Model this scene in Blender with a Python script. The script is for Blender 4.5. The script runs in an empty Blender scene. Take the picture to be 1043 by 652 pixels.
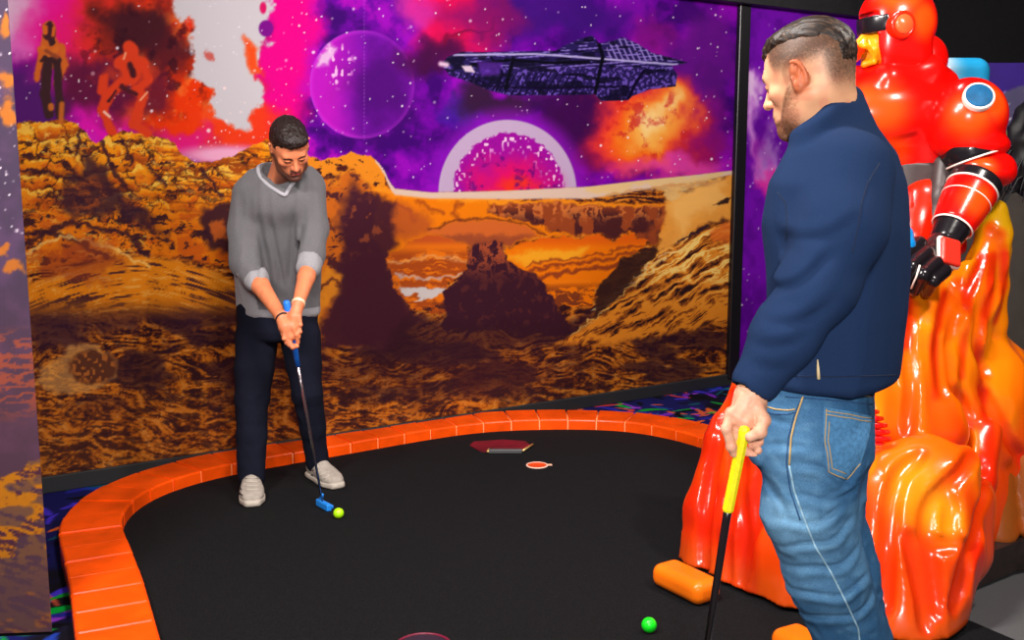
import bpy, math, random
import numpy as np
import openvdb
from mathutils import Vector, Matrix

random.seed(7)
SC = bpy.context.scene
COL = SC.collection

# ---------------------------------------------------------------- camera
CAM_H = 1.5
TILT = math.radians(8.6)
F_PX = 1050.0
IW, IH = 1043.0, 652.0

def ray(px, py):
    x = (px - IW / 2) / F_PX
    y = -(py - IH / 2) / F_PX
    c, s = math.cos(TILT), math.sin(TILT)
    return np.array([x, c + y * s, -s + y * c])

def at(px, py, Y):
    """world point seen at a photo position, at world distance Y"""
    r = ray(px, py)
    t = Y / r[1]
    return np.array([r[0] * t, Y, CAM_H + r[2] * t])

def ground(px, py, z=0.0):
    r = ray(px, py)
    t = (z - CAM_H) / r[2]
    return np.array([r[0] * t, r[1] * t, z])

def proj(P):
    """world -> photo position (arrays)"""
    X, Y, Z = P[..., 0], P[..., 1], P[..., 2] - CAM_H
    c, s = math.cos(TILT), math.sin(TILT)
    d = Y * c - Z * s
    u = Y * s + Z * c
    return IW / 2 + F_PX * X / d, IH / 2 - F_PX * u / d

# ---------------------------------------------------------------- noise
_rng = np.random.RandomState(11)
_T2 = _rng.rand(256, 256).astype(np.float32)
_T3 = _rng.rand(64, 64, 64).astype(np.float32)

def vn2(x, y):
    xi = np.floor(x).astype(np.int64); yi = np.floor(y).astype(np.int64)
    fx = x - xi; fy = y - yi
    fx = fx * fx * (3 - 2 * fx); fy = fy * fy * (3 - 2 * fy)
    x0 = xi & 255; x1 = (xi + 1) & 255; y0 = yi & 255; y1 = (yi + 1) & 255
    a = _T2[x0, y0]; b = _T2[x1, y0]; c = _T2[x0, y1]; d = _T2[x1, y1]
    return (a + (b - a) * fx) * (1 - fy) + (c + (d - c) * fx) * fy

def fbm(x, y, o=4, s=0.0):
    r = 0; a = .5; n = 0
    for i in range(o):
        r = r + a * vn2(x + 17.3 * i + s, y + 9.1 * i - s * 1.7); n += a
        x = x * 2.03; y = y * 2.03; a *= .55
    return r / n

def ridge(x, y, o=4, s=0.0):
    r = 0; a = .5; n = 0
    for i in range(o):
        r = r + a * (1 - np.abs(2 * vn2(x + 31.7 * i + s, y + 5.3 * i + s * 2.1) - 1)); n += a
        x = x * 2.1; y = y * 2.1; a *= .6
    return r / n

def vn3(x, y, z):
    xi = np.floor(x).astype(np.int32); yi = np.floor(y).astype(np.int32); zi = np.floor(z).astype(np.int32)
    fx = x - xi; fy = y - yi; fz = z - zi
    fx = fx * fx * (3 - 2 * fx); fy = fy * fy * (3 - 2 * fy); fz = fz * fz * (3 - 2 * fz)
    x0 = xi & 63; x1 = (xi + 1) & 63; y0 = yi & 63; y1 = (yi + 1) & 63; z0 = zi & 63; z1 = (zi + 1) & 63
    def g(a, b, c): return _T3[a, b, c]
    c00 = g(x0, y0, z0) * (1 - fx) + g(x1, y0, z0) * fx
    c10 = g(x0, y1, z0) * (1 - fx) + g(x1, y1, z0) * fx
    c01 = g(x0, y0, z1) * (1 - fx) + g(x1, y0, z1) * fx
    c11 = g(x0, y1, z1) * (1 - fx) + g(x1, y1, z1) * fx
    return (c00 * (1 - fy) + c10 * fy) * (1 - fz) + (c01 * (1 - fy) + c11 * fy) * fz

def sst(a, b, x):
    t = np.clip((x - a) / (b - a), 0, 1)
    return t * t * (3 - 2 * t)

def lin(c):
    c = np.clip(np.asarray(c, dtype=np.float64), 0, 1)
    return np.where(c <= .04045, c / 12.92, ((c + .055) / 1.055) ** 2.4)

def rgb(r, g, b, k=1.0):
    l = lin(np.array([r, g, b]) / 255.0) * k
    return (float(l[0]), float(l[1]), float(l[2]), 1.0)

# ---------------------------------------------------------------- materials
def mat(name, col=(0.8, 0.8, 0.8, 1), rough=.6, metal=0, spec=.5, coat=0, attr=None, noise=None, bump=None, emis=None, sheen=0, sss=0, attr_gain=1.0, stretch=None):
    """principled material with procedural colour variation and bump"""
    m = bpy.data.materials.new(name); m.use_nodes = True
    nt = m.node_tree; N = nt.nodes; L = nt.links
    b = N['Principled BSDF']
    b.inputs['Roughness'].default_value = rough
    b.inputs['Metallic'].default_value = metal
    b.inputs['Specular IOR Level'].default_value = spec
    b.inputs['Coat Weight'].default_value = coat
    b.inputs['Coat Roughness'].default_value = .06
    b.inputs['Sheen Weight'].default_value = sheen
    if sss:
        b.inputs['Subsurface Weight'].default_value = sss
        b.inputs['Subsurface Radius'].default_value = (.012, .005, .003)
        b.inputs['Subsurface Scale'].default_value = 1
    tc = N.new('ShaderNodeTexCoord')
    vec = tc.outputs['Object']
    if stretch:
        mp = N.new('ShaderNodeMapping'); mp.inputs['Scale'].default_value = stretch
        L.new(vec, mp.inputs['Vector']); vec = mp.outputs['Vector']
    src = None
    if attr:
        a = N.new('ShaderNodeAttribute'); a.attribute_name = attr
        src = a.outputs['Color']
    if noise:
        sc, amt = noise
        n = N.new('ShaderNodeTexNoise'); n.inputs['Scale'].default_value = sc; n.inputs['Detail'].default_value = 5
        L.new(vec, n.inputs['Vector'])
        r = N.new('ShaderNodeMapRange'); r.inputs['To Min'].default_value = 1 - amt; r.inputs['To Max'].default_value = 1 + amt
        r.inputs['From Min'].default_value = .3; r.inputs['From Max'].default_value = .7
        L.new(n.outputs['Fac'], r.inputs['Value'])
        mx = N.new('ShaderNodeVectorMath'); mx.operation = 'SCALE'
        if src is not None: L.new(src, mx.inputs[0])
        else: mx.inputs[0].default_value = col[:3]
        L.new(r.outputs['Result'], mx.inputs['Scale'])
        src = mx.outputs['Vector']
    if src is not None: L.new(src, b.inputs['Base Color'])
    else: b.inputs['Base Color'].default_value = col
    if bump:
        sc, st, dist = bump
        n = N.new('ShaderNodeTexNoise'); n.inputs['Scale'].default_value = sc; n.inputs['Detail'].default_value = 4
        L.new(vec, n.inputs['Vector'])
        bp = N.new('ShaderNodeBump'); bp.inputs['Strength'].default_value = st; bp.inputs['Distance'].default_value = dist
        L.new(n.outputs['Fac'], bp.inputs['Height']); L.new(bp.outputs['Normal'], b.inputs['Normal'])
    if emis:
        b.inputs['Emission Color'].default_value = emis[0]; b.inputs['Emission Strength'].default_value = emis[1]
    return m

# ---------------------------------------------------------------- objects
def tag(o, label=None, cat=None, group=None, kind=None):
    if label: o['label'] = label
    if cat: o['category'] = cat
    if group: o['group'] = group
    if kind: o['kind'] = kind
    return o

def empty(name, loc, label=None, cat=None, group=None):
    o = bpy.data.objects.new(name, None); COL.objects.link(o)
    o.location = [float(v) for v in loc]; o.empty_display_size = .1
    return tag(o, label, cat, group)

def mesh_obj(name, V, F, m, parent=None, colors=None, smooth=True):
    """V in world coordinates; parented parts are stored relative to the parent's base"""
    V = np.asarray(V, dtype=np.float64).reshape(-1, 3)
    off = np.array(parent.matrix_world.translation if False else _base(parent)) if parent else np.zeros(3)
    org = off if parent else V.mean(axis=0) * 0
    me = bpy.data.meshes.new(name)
    if isinstance(F, np.ndarray):
        k = F.shape[1]
        me.vertices.add(len(V)); me.vertices.foreach_set('co', (V - org).ravel())
        me.loops.add(F.size); me.loops.foreach_set('vertex_index', F.ravel().astype(np.int32))
        me.polygons.add(len(F)); me.polygons.foreach_set('loop_start', np.arange(0, F.size, k, dtype=np.int32))
        me.update(calc_edges=True)
    else:
        me.from_pydata([tuple(v) for v in (V - org)], [], F)
    if smooth: me.polygons.foreach_set('use_smooth', np.ones(len(me.polygons), dtype=bool))
    if colors is not None:
        ca = me.color_attributes.new('paint', 'FLOAT_COLOR', 'POINT')
        c = np.ones((len(V), 4), dtype=np.float32); c[:, :3] = colors
        ca.data.foreach_set('color', c.ravel())
    for mm in (m if isinstance(m, (list, tuple)) else [m]): me.materials.append(mm)
    me.validate(); me.update()
    o = bpy.data.objects.new(name, me); COL.objects.link(o)
    if parent: o.parent = parent
    return o

def _base(p):
    b = np.zeros(3)
    while p is not None:
        b = b + np.array(p.location); p = p.parent
    return b

class MB:
    """collects shapes, builds them as ONE mesh object"""
    def __init__(s): s.v = []; s.f = []
    def add(s, V, F):
        n = len(s.v); s.v += [tuple(map(float, v)) for v in V]; s.f += [tuple(int(i) + n for i in f) for f in F]; return s
    def box(s, c, size, R=None, bev=0.0):
        c = np.array(c, float); hx, hy, hz = np.array(size, float) / 2
        b = min(bev, hx, hy, hz) if bev else 0
        R = np.eye(3) if R is None else np.array(R)
        if not b:
            V = [(x, y, z) for x in (-hx, hx) for y in (-hy, hy) for z in (-hz, hz)]
            F = [(0, 1, 3, 2), (4, 6, 7, 5), (0, 4, 5, 1), (2, 3, 7, 6), (0, 2, 6, 4), (1, 5, 7, 3)]
        else:
            V = []; idx = {}
            for sx in (-1, 1):
                for sy in (-1, 1):
                    for sz in (-1, 1):
                        for k in range(3):
                            p = [sx * (hx - b), sy * (hy - b), sz * (hz - b)]
                            p[k] = [sx * hx, sy * hy, sz * hz][k]
                            idx[(sx, sy, sz, k)] = len(V); V.append(tuple(p))
            F = []
            for k in range(3):
                a, c2 = (k + 1) % 3, (k + 2) % 3
                for sg in (-1, 1):
                    q = []
                    for (u, w) in ((-1, -1), (1, -1), (1, 1), (-1, 1)):
                        t = [0, 0, 0]; t[k] = sg; t[a] = u; t[c2] = w; q.append(idx[(t[0], t[1], t[2], k)])
                    F.append(tuple(q if sg > 0 else q[::-1]))
            for k in range(3):     # edges along k
                a, c2 = (k + 1) % 3, (k + 2) % 3
                for u in (-1, 1):
                    for w in (-1, 1):
                        def g(sk, ax):
                            t = [0, 0, 0]; t[k] = sk; t[a] = u; t[c2] = w; return idx[(t[0], t[1], t[2], ax)]
                        q = [g(-1, a), g(1, a), g(1, c2), g(-1, c2)]
                        F.append(tuple(q if u * w < 0 else q[::-1]))
            for sx in (-1, 1):
                for sy in (-1, 1):
                    for sz in (-1, 1):
                        q = [idx[(sx, sy, sz, k)] for k in range(3)]
                        F.append(tuple(q if sx * sy * sz > 0 else q[::-1]))
        return s.add([R @ np.array(v) + c for v in V], F)
    def tube(s, pts, rad, seg=16, caps=True):
        pts = [np.array(p, float) for p in pts]; n = len(pts)
        rad = [rad] * n if np.isscalar(rad) else list(rad)
        up = np.array([0, 0, 1.0]); V = []; F = []; prev = None
        for i, p in enumerate(pts):
            d = pts[min(i + 1, n - 1)] - pts[max(i - 1, 0)]; d /= np.linalg.norm(d) + 1e-12
            if prev is None:
                a = np.cross(d, up)
                if np.linalg.norm(a) < .1: a = np.cross(d, [1, 0, 0])
            else: a = prev - d * np.dot(prev, d)
            a /= np.linalg.norm(a); b = np.cross(d, a); prev = a
            for k in range(seg):
                t = 2 * math.pi * k / seg
                V.append(p + rad[i] * (math.cos(t) * a + math.sin(t) * b))
        for i in range(n - 1):
            for k in range(seg):
                k2 = (k + 1) % seg
                F.append((i * seg + k, i * seg + k2, (i + 1) * seg + k2, (i + 1) * seg + k))
        if caps: F += [tuple(range(seg))[::-1], tuple((n - 1) * seg + k for k in range(seg))]
        return s.add(V, F)
    def lathe(s, prof, seg=40, c=(0, 0, 0), R=None):
        """prof: (r,z) list"""
        R = np.eye(3) if R is None else np.array(R); c = np.array(c, float)
        V = []; F = []; n = len(prof)
        for r, z in prof:
            for k in range(seg):
                t = 2 * math.pi * k / seg
                V.append(R @ np.array([r * math.cos(t), r * math.sin(t), z]) + c)
        for i in range(n - 1):
            for k in range(seg):
                k2 = (k + 1) % seg
                F.append((i * seg + k, i * seg + k2, (i + 1) * seg + k2, (i + 1) * seg + k))
        return s.add(V, F)
    def prism(s, poly, z0, z1):
        n = len(poly); V = [(x, y, z0) for x, y in poly] + [(x, y, z1) for x, y in poly]
        F = [tuple(range(n))[::-1], tuple(range(n, 2 * n))] + [(i, (i + 1) % n, n + (i + 1) % n, n + i) for i in range(n)]
        return s.add(V, F)
    def build(s, name, m, parent=None, smooth=False):
        return mesh_obj(name, np.array(s.v), s.f, m, parent, smooth=smooth)

def basis(z, x=None):
    """rotation matrix (columns x,y,z) with the given z axis"""
    z = np.array(z, float); z /= np.linalg.norm(z)
    x = np.array([1.0, 0, 0]) if x is None else np.array(x, float)
    if abs(np.dot(z, x)) / np.linalg.norm(x) > .98: x = np.array([0, 1.0, .01])
    x = x - z * np.dot(x, z); x /= np.linalg.norm(x)
    return np.stack([x, np.cross(z, x), z], axis=1)

# ---------------------------------------------------------------- sculpting volume
class Clay:
    """a distance volume: shapes are blended in, carved out, wrinkled, then skinned as one surface"""
    def __init__(s, lo, hi, h):
        s.lo = np.array(lo, float); s.h = h
        n = np.ceil((np.array(hi, float) - s.lo) / h).astype(int) + 1
        s.n = n
        s.ax = [(s.lo[i] + h * np.arange(n[i])).astype(np.float32) for i in range(3)]
        s.d = np.full(tuple(n), .5, dtype=np.float32)
    def sub(s, lo, hi):
        i0 = np.clip(np.floor((np.array(lo) - s.lo) / s.h).astype(int), 0, s.n)
        i1 = np.clip(np.ceil((np.array(hi) - s.lo) / s.h).astype(int) + 1, 0, s.n)
        return tuple(slice(a, b) for a, b in zip(i0, i1))
    def pts(s, sl):
        return (s.ax[0][sl[0]][:, None, None], s.ax[1][sl[1]][None, :, None], s.ax[2][sl[2]][None, None, :])
    def mix(s, sl, v, k, op):
        a = s.d[sl]
        if a.size == 0: return
        v = v.astype(np.float32)
        if op == 'u':
            if k > 0:
                hh = np.maximum(k - np.abs(a - v), 0) / k
                r = np.minimum(a, v) - hh * hh * k * .25
            else: r = np.minimum(a, v)
        elif op == 's':
            if k > 0:
                hh = np.maximum(k - np.abs(a + v), 0) / k
                r = np.maximum(a, -v) + hh * hh * k * .25
            else: r = np.maximum(a, -v)
        elif op == 'i':
            r = np.maximum(a, v)
        s.d[sl] = r
    def cone(s, a, b, r1, r2=None, k=.02, op='u'):
        r2 = r1 if r2 is None else r2
        a = np.array(a, float); b = np.array(b, float)
        m = max(r1, r2) + k + 3 * s.h
        sl = s.sub(np.minimum(a, b) - m, np.maximum(a, b) + m)
        X, Y, Z = s.pts(sl)
        ba = b - a; L2 = float(ba @ ba) + 1e-12
        t = np.clip(((X - a[0]) * ba[0] + (Y - a[1]) * ba[1] + (Z - a[2]) * ba[2]) / L2, 0, 1)
        dx = X - a[0] - t * ba[0]; dy = Y - a[1] - t * ba[1]; dz = Z - a[2] - t * ba[2]
        s.mix(sl, np.sqrt(dx * dx + dy * dy + dz * dz) - (r1 + (r2 - r1) * t), k, op)
    def chain(s, P, R, k=.02, op='u'):
        for i in range(len(P) - 1): s.cone(P[i], P[i + 1], R[i], R[i + 1], k, op)
    def local(s, sl, c, M):
        X, Y, Z = s.pts(sl); X = X - c[0]; Y = Y - c[1]; Z = Z - c[2]
        return [X * M[0, i] + Y * M[1, i] + Z * M[2, i] for i in range(3)]
    def ell(s, c, r, M=None, k=.02, op='u'):
        c = np.array(c, float); r = np.array(r, float); M = np.eye(3) if M is None else np.array(M)
        e = np.abs(M) @ r + k + 3 * s.h
        sl = s.sub(c - e, c + e)
        x, y, z = s.local(sl, c, M)
        q = np.sqrt((x / r[0]) ** 2 + (y / r[1]) ** 2 + (z / r[2]) ** 2)
        g = np.sqrt((x / r[0] ** 2) ** 2 + (y / r[1] ** 2) ** 2 + (z / r[2] ** 2) ** 2) + 1e-6
        s.mix(sl, q * (q - 1) / g, k, op)
    def box(s, c, hs, M=None, r=.01, k=.0, op='u'):
        c = np.array(c, float); hs = np.array(hs, float); M = np.eye(3) if M is None else np.array(M)
        e = np.abs(M) @ hs + k + 3 * s.h
        sl = s.sub(c - e, c + e)
        x, y, z = s.local(sl, c, M)
        qx = np.abs(x) - hs[0] + r; qy = np.abs(y) - hs[1] + r; qz = np.abs(z) - hs[2] + r
        o = np.sqrt(np.maximum(qx, 0) ** 2 + np.maximum(qy, 0) ** 2 + np.maximum(qz, 0) ** 2)
        s.mix(sl, o + np.minimum(np.maximum(qx, np.maximum(qy, qz)), 0) - r, k, op)
    def loft(s, T, C, A, B, M=None, o=(0, 0, 0), k=.02, op='u', p=2.0, disp=None, cap=.5):
        """sections along local z: at heights T centres C (x,y), half widths A (local x) and B (local y)"""
        T = np.array(T, float); C = np.array(C, float); A = np.array(A, float); B = np.array(B, float)
        M = np.eye(3) if M is None else np.array(M); o = np.array(o, float)
        R = max(A.max(), B.max()) + np.abs(C).max()
        m = max(A.max(), B.max())
        cor = []
        for t, c in zip(T, C): cor.append(o + M @ np.array([c[0], c[1], t]))
        cor = np.array(cor); e = m + k + 3 * s.h
        sl = s.sub(cor.min(0) - e, cor.max(0) + e)
        x, y, z = s.local(sl, o, M)
        tt = np.linspace(T[0], T[-1], 200)
        def sm(v):
            # smooth interpolation (monotone-ish) through the sections
            w = np.interp(tt, T, v)
            ker = np.hanning(15); ker /= ker.sum()
            pad = np.concatenate([np.full(7, w[0]), w, np.full(7, w[-1])])
            return np.convolve(pad, ker, 'valid')
        f = (np.clip(z, T[0], T[-1]) - T[0]) / (T[-1] - T[0]) * 199
        i = np.clip(f.astype(np.int32), 0, 198); fr = f - i
        def at_(v):
            w = sm(v).astype(np.float32); return w[i] * (1 - fr) + w[i + 1] * fr
        cx = at_(C[:, 0]); cy = at_(C[:, 1]); a = at_(A); b = at_(B)
        dx = (x - cx); dy = (y - cy)
        if p == 2.0:
            q = np.sqrt((dx / a) ** 2 + (dy / b) ** 2)
        else:
            q = (np.abs(dx / a) ** p + np.abs(dy / b) ** p) ** (1 / p)
        g = np.sqrt((dx / a ** 2) ** 2 + (dy / b ** 2) ** 2) / np.maximum(q, 1e-3)
        d = (q - 1) / np.maximum(g, 1e-3)
        d = np.where(q < .3, -np.minimum(a, b) * .7, d)
        if disp is not None: d = d + disp(dx, dy, z, a, b)
        dz = np.maximum(z - T[-1], T[0] - z)
        rr = cap * float(min(m, T[-1] - T[0])) * .5
        if rr > 0:
            u = np.maximum(d + rr, 0); w = np.maximum(dz + rr, 0)
            d = np.sqrt(u * u + w * w) + np.minimum(np.maximum(d + rr, dz + rr), 0) - rr
        else: d = np.maximum(d, dz)
        s.mix(sl, d, k, op)
    def field(s, fn, lo=None, hi=None):
        """displace the surface: d += fn(X,Y,Z)"""
        sl = s.sub(lo if lo is not None else s.lo, hi if hi is not None else s.lo + s.n * s.h)
        X, Y, Z = s.pts(sl); s.d[sl] += fn(X, Y, Z).astype(np.float32)
    def blur(s, n=1):
        for _ in range(n):
            for a in range(3):
                d = np.swapaxes(s.d, 0, a)
                e = d.copy(); e[1:-1] = d[1:-1] * .5 + d[:-2] * .25 + d[2:] * .25
                s.d = np.swapaxes(e, 0, a)
    def skin(s):
        g = openvdb.FloatGrid(background=float(.5))
        d = np.ascontiguousarray(np.clip(s.d, -3 * s.h, 3 * s.h))
        b = 3 * s.h
        d[0] = b; d[-1] = b; d[:, 0] = b; d[:, -1] = b; d[:, :, 0] = b; d[:, :, -1] = b
        g.background = float(b)
        g.copyFromArray(d, tolerance=0.0)
        P, Q = g.convertToQuads(isovalue=0.0)
        P = np.asarray(P, float); Q = np.asarray(Q)
        return P * s.h + s.lo, np.ascontiguousarray(Q)

def shrink(V, Q, it=2, f=.5):
    """surface smoothing"""
    V = V.copy(); n = len(V)
    E = np.concatenate([Q[:, [0, 1]], Q[:, [1, 2]], Q[:, [2, 3]], Q[:, [3, 0]]]); E = np.concatenate([E, E[:, ::-1]])
    cnt = np.bincount(E[:, 0], minlength=n).astype(float)[:, None]
    for _ in range(it):
        for lam in (f, -f * 1.04):
            acc = np.stack([np.bincount(E[:, 0], weights=V[E[:, 1], i], minlength=n) for i in range(3)], 1)
            V = V + lam * (acc / np.maximum(cnt, 1) - V)
    return V

def join(*parts):
    V = []; F = []; n = 0
    for v, f in parts:
        V.append(v); F.append(f + n); n += len(v)
    return np.concatenate(V), np.concatenate(F)

# painted-picture helpers (flat artwork only)
class Art:
    def __init__(s, S, T):
        s.S = S; s.T = T; s.c = np.zeros(S.shape + (3,))
    def fill(s, col, m=1.0):
        m = np.asarray(m)[..., None] if not np.isscalar(m) else m
        col = np.asarray(col, float)
        if col.ndim == 1: col = col / 255.0
        s.c = s.c * (1 - m) + col * m
    def blob(s, cx, cy, rx, ry, col, m=1.0, soft=.5, w=None, rot=0):
        S, T = (s.S, s.T) if w is None else w
        x = S - cx; y = T - cy
        if rot:
            ca, sa = math.cos(rot), math.sin(rot); x, y = x * ca + y * sa, -x * sa + y * ca
        q = np.sqrt((x / rx) ** 2 + (y / ry) ** 2)
        s.fill(col, m * (1 - sst(1 - soft, 1 + soft, q)))
    def poly(s, P, w=None, soft=1.0):
        S, T = (s.S, s.T) if w is None else w
        P = np.array(P, float); ins = np.zeros(S.shape, bool); dm = np.full(S.shape, 1e9)
        for i in range(len(P)):
            x1, y1 = P[i]; x2, y2 = P[(i + 1) % len(P)]
            if y1 != y2:
                c = ((y1 > T) != (y2 > T)) & (S < (x2 - x1) * (T - y1) / (y2 - y1) + x1); ins ^= c
            L = (x2 - x1) ** 2 + (y2 - y1) ** 2 + 1e-9
            t = np.clip(((S - x1) * (x2 - x1) + (T - y1) * (y2 - y1)) / L, 0, 1)
            dm = np.minimum(dm, np.hypot(S - x1 - t * (x2 - x1), T - y1 - t * (y2 - y1)))
        sd = np.where(ins, -dm, dm)
        return 1 - sst(-soft, soft, sd)
    def line(s, P, wd, soft=1.0, w=None):
        S, T = (s.S, s.T) if w is None else w
        dm = np.full(S.shape, 1e9)
        for i in range(len(P) - 1):
            (x1, y1), (x2, y2) = P[i], P[i + 1]
            L = (x2 - x1) ** 2 + (y2 - y1) ** 2 + 1e-9
            t = np.clip(((S - x1) * (x2 - x1) + (T - y1) * (y2 - y1)) / L, 0, 1)
            dm = np.minimum(dm, np.hypot(S - x1 - t * (x2 - x1), T - y1 - t * (y2 - y1)))
        return 1 - sst(wd - soft, wd + soft, dm)
    def stars(s, n, box, rmin, rmax, col=(255, 240, 255), seed=1, keep=None):
        r = np.random.RandomState(seed)
        for _ in range(n):
            x = r.uniform(box[0], box[2]); y = r.uniform(box[1], box[3]); rr = r.uniform(rmin, rmax) * (1 if r.rand() < .85 else 1.8)
            a = r.uniform(.35, 1)
            j = np.argmin(np.abs(s.S[:, s.S.shape[1] // 2] - x)) if False else None
            m = (np.abs(s.S - x) < 4) & (np.abs(s.T - y) < 4)
            if keep is not None: m &= keep > .5
            if not m.any(): continue
            d = np.hypot(s.S[m] - x, s.T[m] - y)
            k = (a * (1 - sst(rr * .5, rr * 1.3, d)))[:, None]
            s.c[m] = s.c[m] * (1 - k) + np.array(col) / 255.0 * k
# ================================================================ the room
G = .62   # print reflectance
WA = ground(41, 486, .075)[:2]; WB = ground(740, 381, .075)[:2]
WD = (WB - WA) / np.linalg.norm(WB - WA)          # along the mural wall
WN = np.array([WD[1], -WD[0]])                    # out of the wall, into the room
WLEN = float(np.linalg.norm(WB - WA))
WTOP = 2.52

M_black = mat('black_paint', rgb(4, 3, 6), rough=.8, spec=.2, noise=(60, .8))
M_ceil = mat('black_ceiling', rgb(16, 12, 18), rough=.9, noise=(30, .8))
M_post = mat('black_gloss_post', rgb(18, 16, 20), rough=.35)

def wall_pt(s, z, off=0.0):
    """point on the mural wall: s metres along it, height z, off metres proud of it"""
    s = np.asarray(s, float)
    p = WA[:, None] + WD[:, None] * s.ravel() + WN[:, None] * off
    return np.stack([p[0], p[1], np.broadcast_to(np.asarray(z, float).ravel(), (s.size,))], 1)

def grid_faces(nu, nv):
    i = np.arange(nu - 1)[:, None] * nv + np.arange(nv - 1)[None, :]
    i = i.ravel()
    return np.stack([i, i + nv, i + nv + 1, i + 1], 1)

def picture(s0, s1, z0, z1, step, off, fn_pt=wall_pt):
    nu = int((s1 - s0) / step) + 1; nv = int((z1 - z0) / step) + 1
    S, Z = np.meshgrid(np.linspace(s0, s1, nu), np.linspace(z0, z1, nv), indexing='ij')
    P = fn_pt(S, Z, off) if fn_pt is wall_pt else fn_pt(S, Z)
    return P, grid_faces(nu, nv), S.ravel(), Z.ravel()

def worley(x, y, seed=1):
    r_ = np.random.RandomState(seed).rand(128, 128, 2)
    xi = np.floor(x).astype(int); yi = np.floor(y).astype(int)
    f1 = np.full(x.shape, 9.); f2 = np.full(x.shape, 9.); bx = np.zeros(x.shape); by = np.zeros(x.shape)
    for i in (-1, 0, 1):
        for j in (-1, 0, 1):
            q = r_[(xi + i) & 127, (yi + j) & 127]; dx = x - (xi + i + q[..., 0]); dy = y - (yi + j + q[..., 1]); d = np.hypot(dx, dy)
            n1 = d < f1; f2 = np.where(n1, f1, np.minimum(f2, d)); bx = np.where(n1, dx, bx); by = np.where(n1, dy, by); f1 = np.where(n1, d, f1)
    return f1, f2, bx, by

# --- solid walls behind the printed panels
def slab(name, a, b, z0, z1, th, m, back=1):
    """upright slab from a to b, its face through a-b, thickness going away from the viewer's side"""
    a = np.array(a, float); b = np.array(b, float); d = (b - a) / np.linalg.norm(b - a); n = np.array([-d[1], d[0]]) * th * back
    mb = MB(); mb.prism([tuple(a), tuple(b), tuple(b + n), tuple(a + n)], z0, z1)
    return mb.build(name, m)

w = slab('wall_mural', WA - WD * 1.6, WB + WD * 1.82, 0, 3.0, .12, M_black); tag(w, 'black wall carrying the printed space mural', 'wall', kind='structure')

# --- the space mural (a flat printed picture with its own painted content)
P, F, S_, Z_ = picture(-.9, WLEN - .015, .075, WTOP, .0050, .012)
X0, Y0 = proj(P)
A = Art(X0, Y0)
X, Y = A.S, A.T
w1 = fbm(X / 30, Y / 30, 4); w2 = fbm(X / 30 + 50, Y / 30 + 9, 4)
WX = X + (w1 - .5) * 46; WY = Y + (w2 - .5) * 46
fx = X + (fbm(X / 8, Y / 8, 3, 3) - .5) * 9; fy = Y + (fbm(X / 8, Y / 8, 3, 8) - .5) * 9
W = (WX, WY); Wf = (fx, fy)
cl = fbm(X / 26, Y / 26, 5, 2)
hot = fbm(X / 14, Y / 14, 4, 5)
A.fill((108, 4, 160))
A.fill((160, 10, 196), .8 * sst(.48, .7, cl)); A.fill((54, 4, 104), .85 * sst(.5, .3, cl))
A.fill((190, 10, 190), .8 * sst(.50, .62, cl) * sst(430, 320, X))
# left magenta and purple
A.blob(60, 10, 70, 60, (240, 0, 160), 1, .6, W)
A.blob(8, 10, 30, 34, (232, 190, 220), 1, .7, W)
A.blob(22, 40, 22, 14, (236, 110, 200), .9, .6, W)
A.blob(30, 100, 60, 38, (84, 24, 110), 1, .5, W)
A.blob(60, 75, 30, 14, (190, 20, 160), .7, .6, W)
A.blob(105, 125, 34, 22, (226, 16, 178), 1, .5, W)
# red nebula
A.blob(160, 40, 92, 70, (232, 52, 20), 1, .35, W)
A.blob(205, 98, 72, 60, (238, 56, 8), 1, .35, W)
A.fill((250, 110, 40), sst(.52, .72, hot) * (1 - sst(.6, 1.1, np.hypot((X - 190) / 90, (Y - 70) / 80))) * .8)
A.blob(140, 26, 44, 26, (62, 20, 34), .95, .45, W)
A.blob(170, 52, 26, 22, (80, 22, 36), .9, .5, W); A.fill((50, 12, 30), .7 * sst(.5, .3, fbm(X / 11, Y / 11, 4, 77)) * (1 - sst(.5, 1.1, np.hypot((X - 150) / 90, (Y - 60) / 70))))
A.blob(100, 85, 40, 34, (96, 18, 60), .95, .4, W)
A.blob(160, 95, 22, 26, (98, 22, 52), .85, .5, W)
A.blob(130, 70, 28, 12, (205, 60, 36), .7, .5, W)
A.blob(45, 20, 30, 22, (240, 20, 140), .5, .8, W)
A.fill((234, 0, 140), A.poly([(255, -80), (330, -80), (318, 60), (300, 130), (262, 165), (248, 150), (262, 110)], W, 16))
A.blob(245, 130, 40, 26, (240, 62, 24), .95, .5, W)
A.blob(190, 148, 30, 12, (226, 24, 130), .9, .6, W)
A.blob(232, 158, 46, 9, (242, 170, 205), 1, .6)
A.blob(105, 148, 20, 7, (235, 30, 190), .6, .6, W)
# white-hot gas
A.fill((206, 200, 208), A.poly([(160, -90), (282, -90), (276, 30), (262, 74), (266, 104), (254, 130), (240, 134), (228, 116), (208, 90), (196, 68), (198, 34), (178, 6)], (X + (hot - .5) * 26, Y + (cl - .5) * 26), 3))
A.fill((240, 80, 30), A.poly([(247, 36), (262, 50), (268, 78), (258, 76), (250, 60)], Wf, 4))
A.fill((200, 70, 60), .8 * A.poly([(208, 50), (216, 52), (220, 62), (212, 62)], Wf, 2))
A.blob(271, 29, 7.5, 8.5, (126, 14, 140), 1, .15)
A.blob(268, 8, 3.5, 6, (214, 20, 100), 1, .3)
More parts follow.
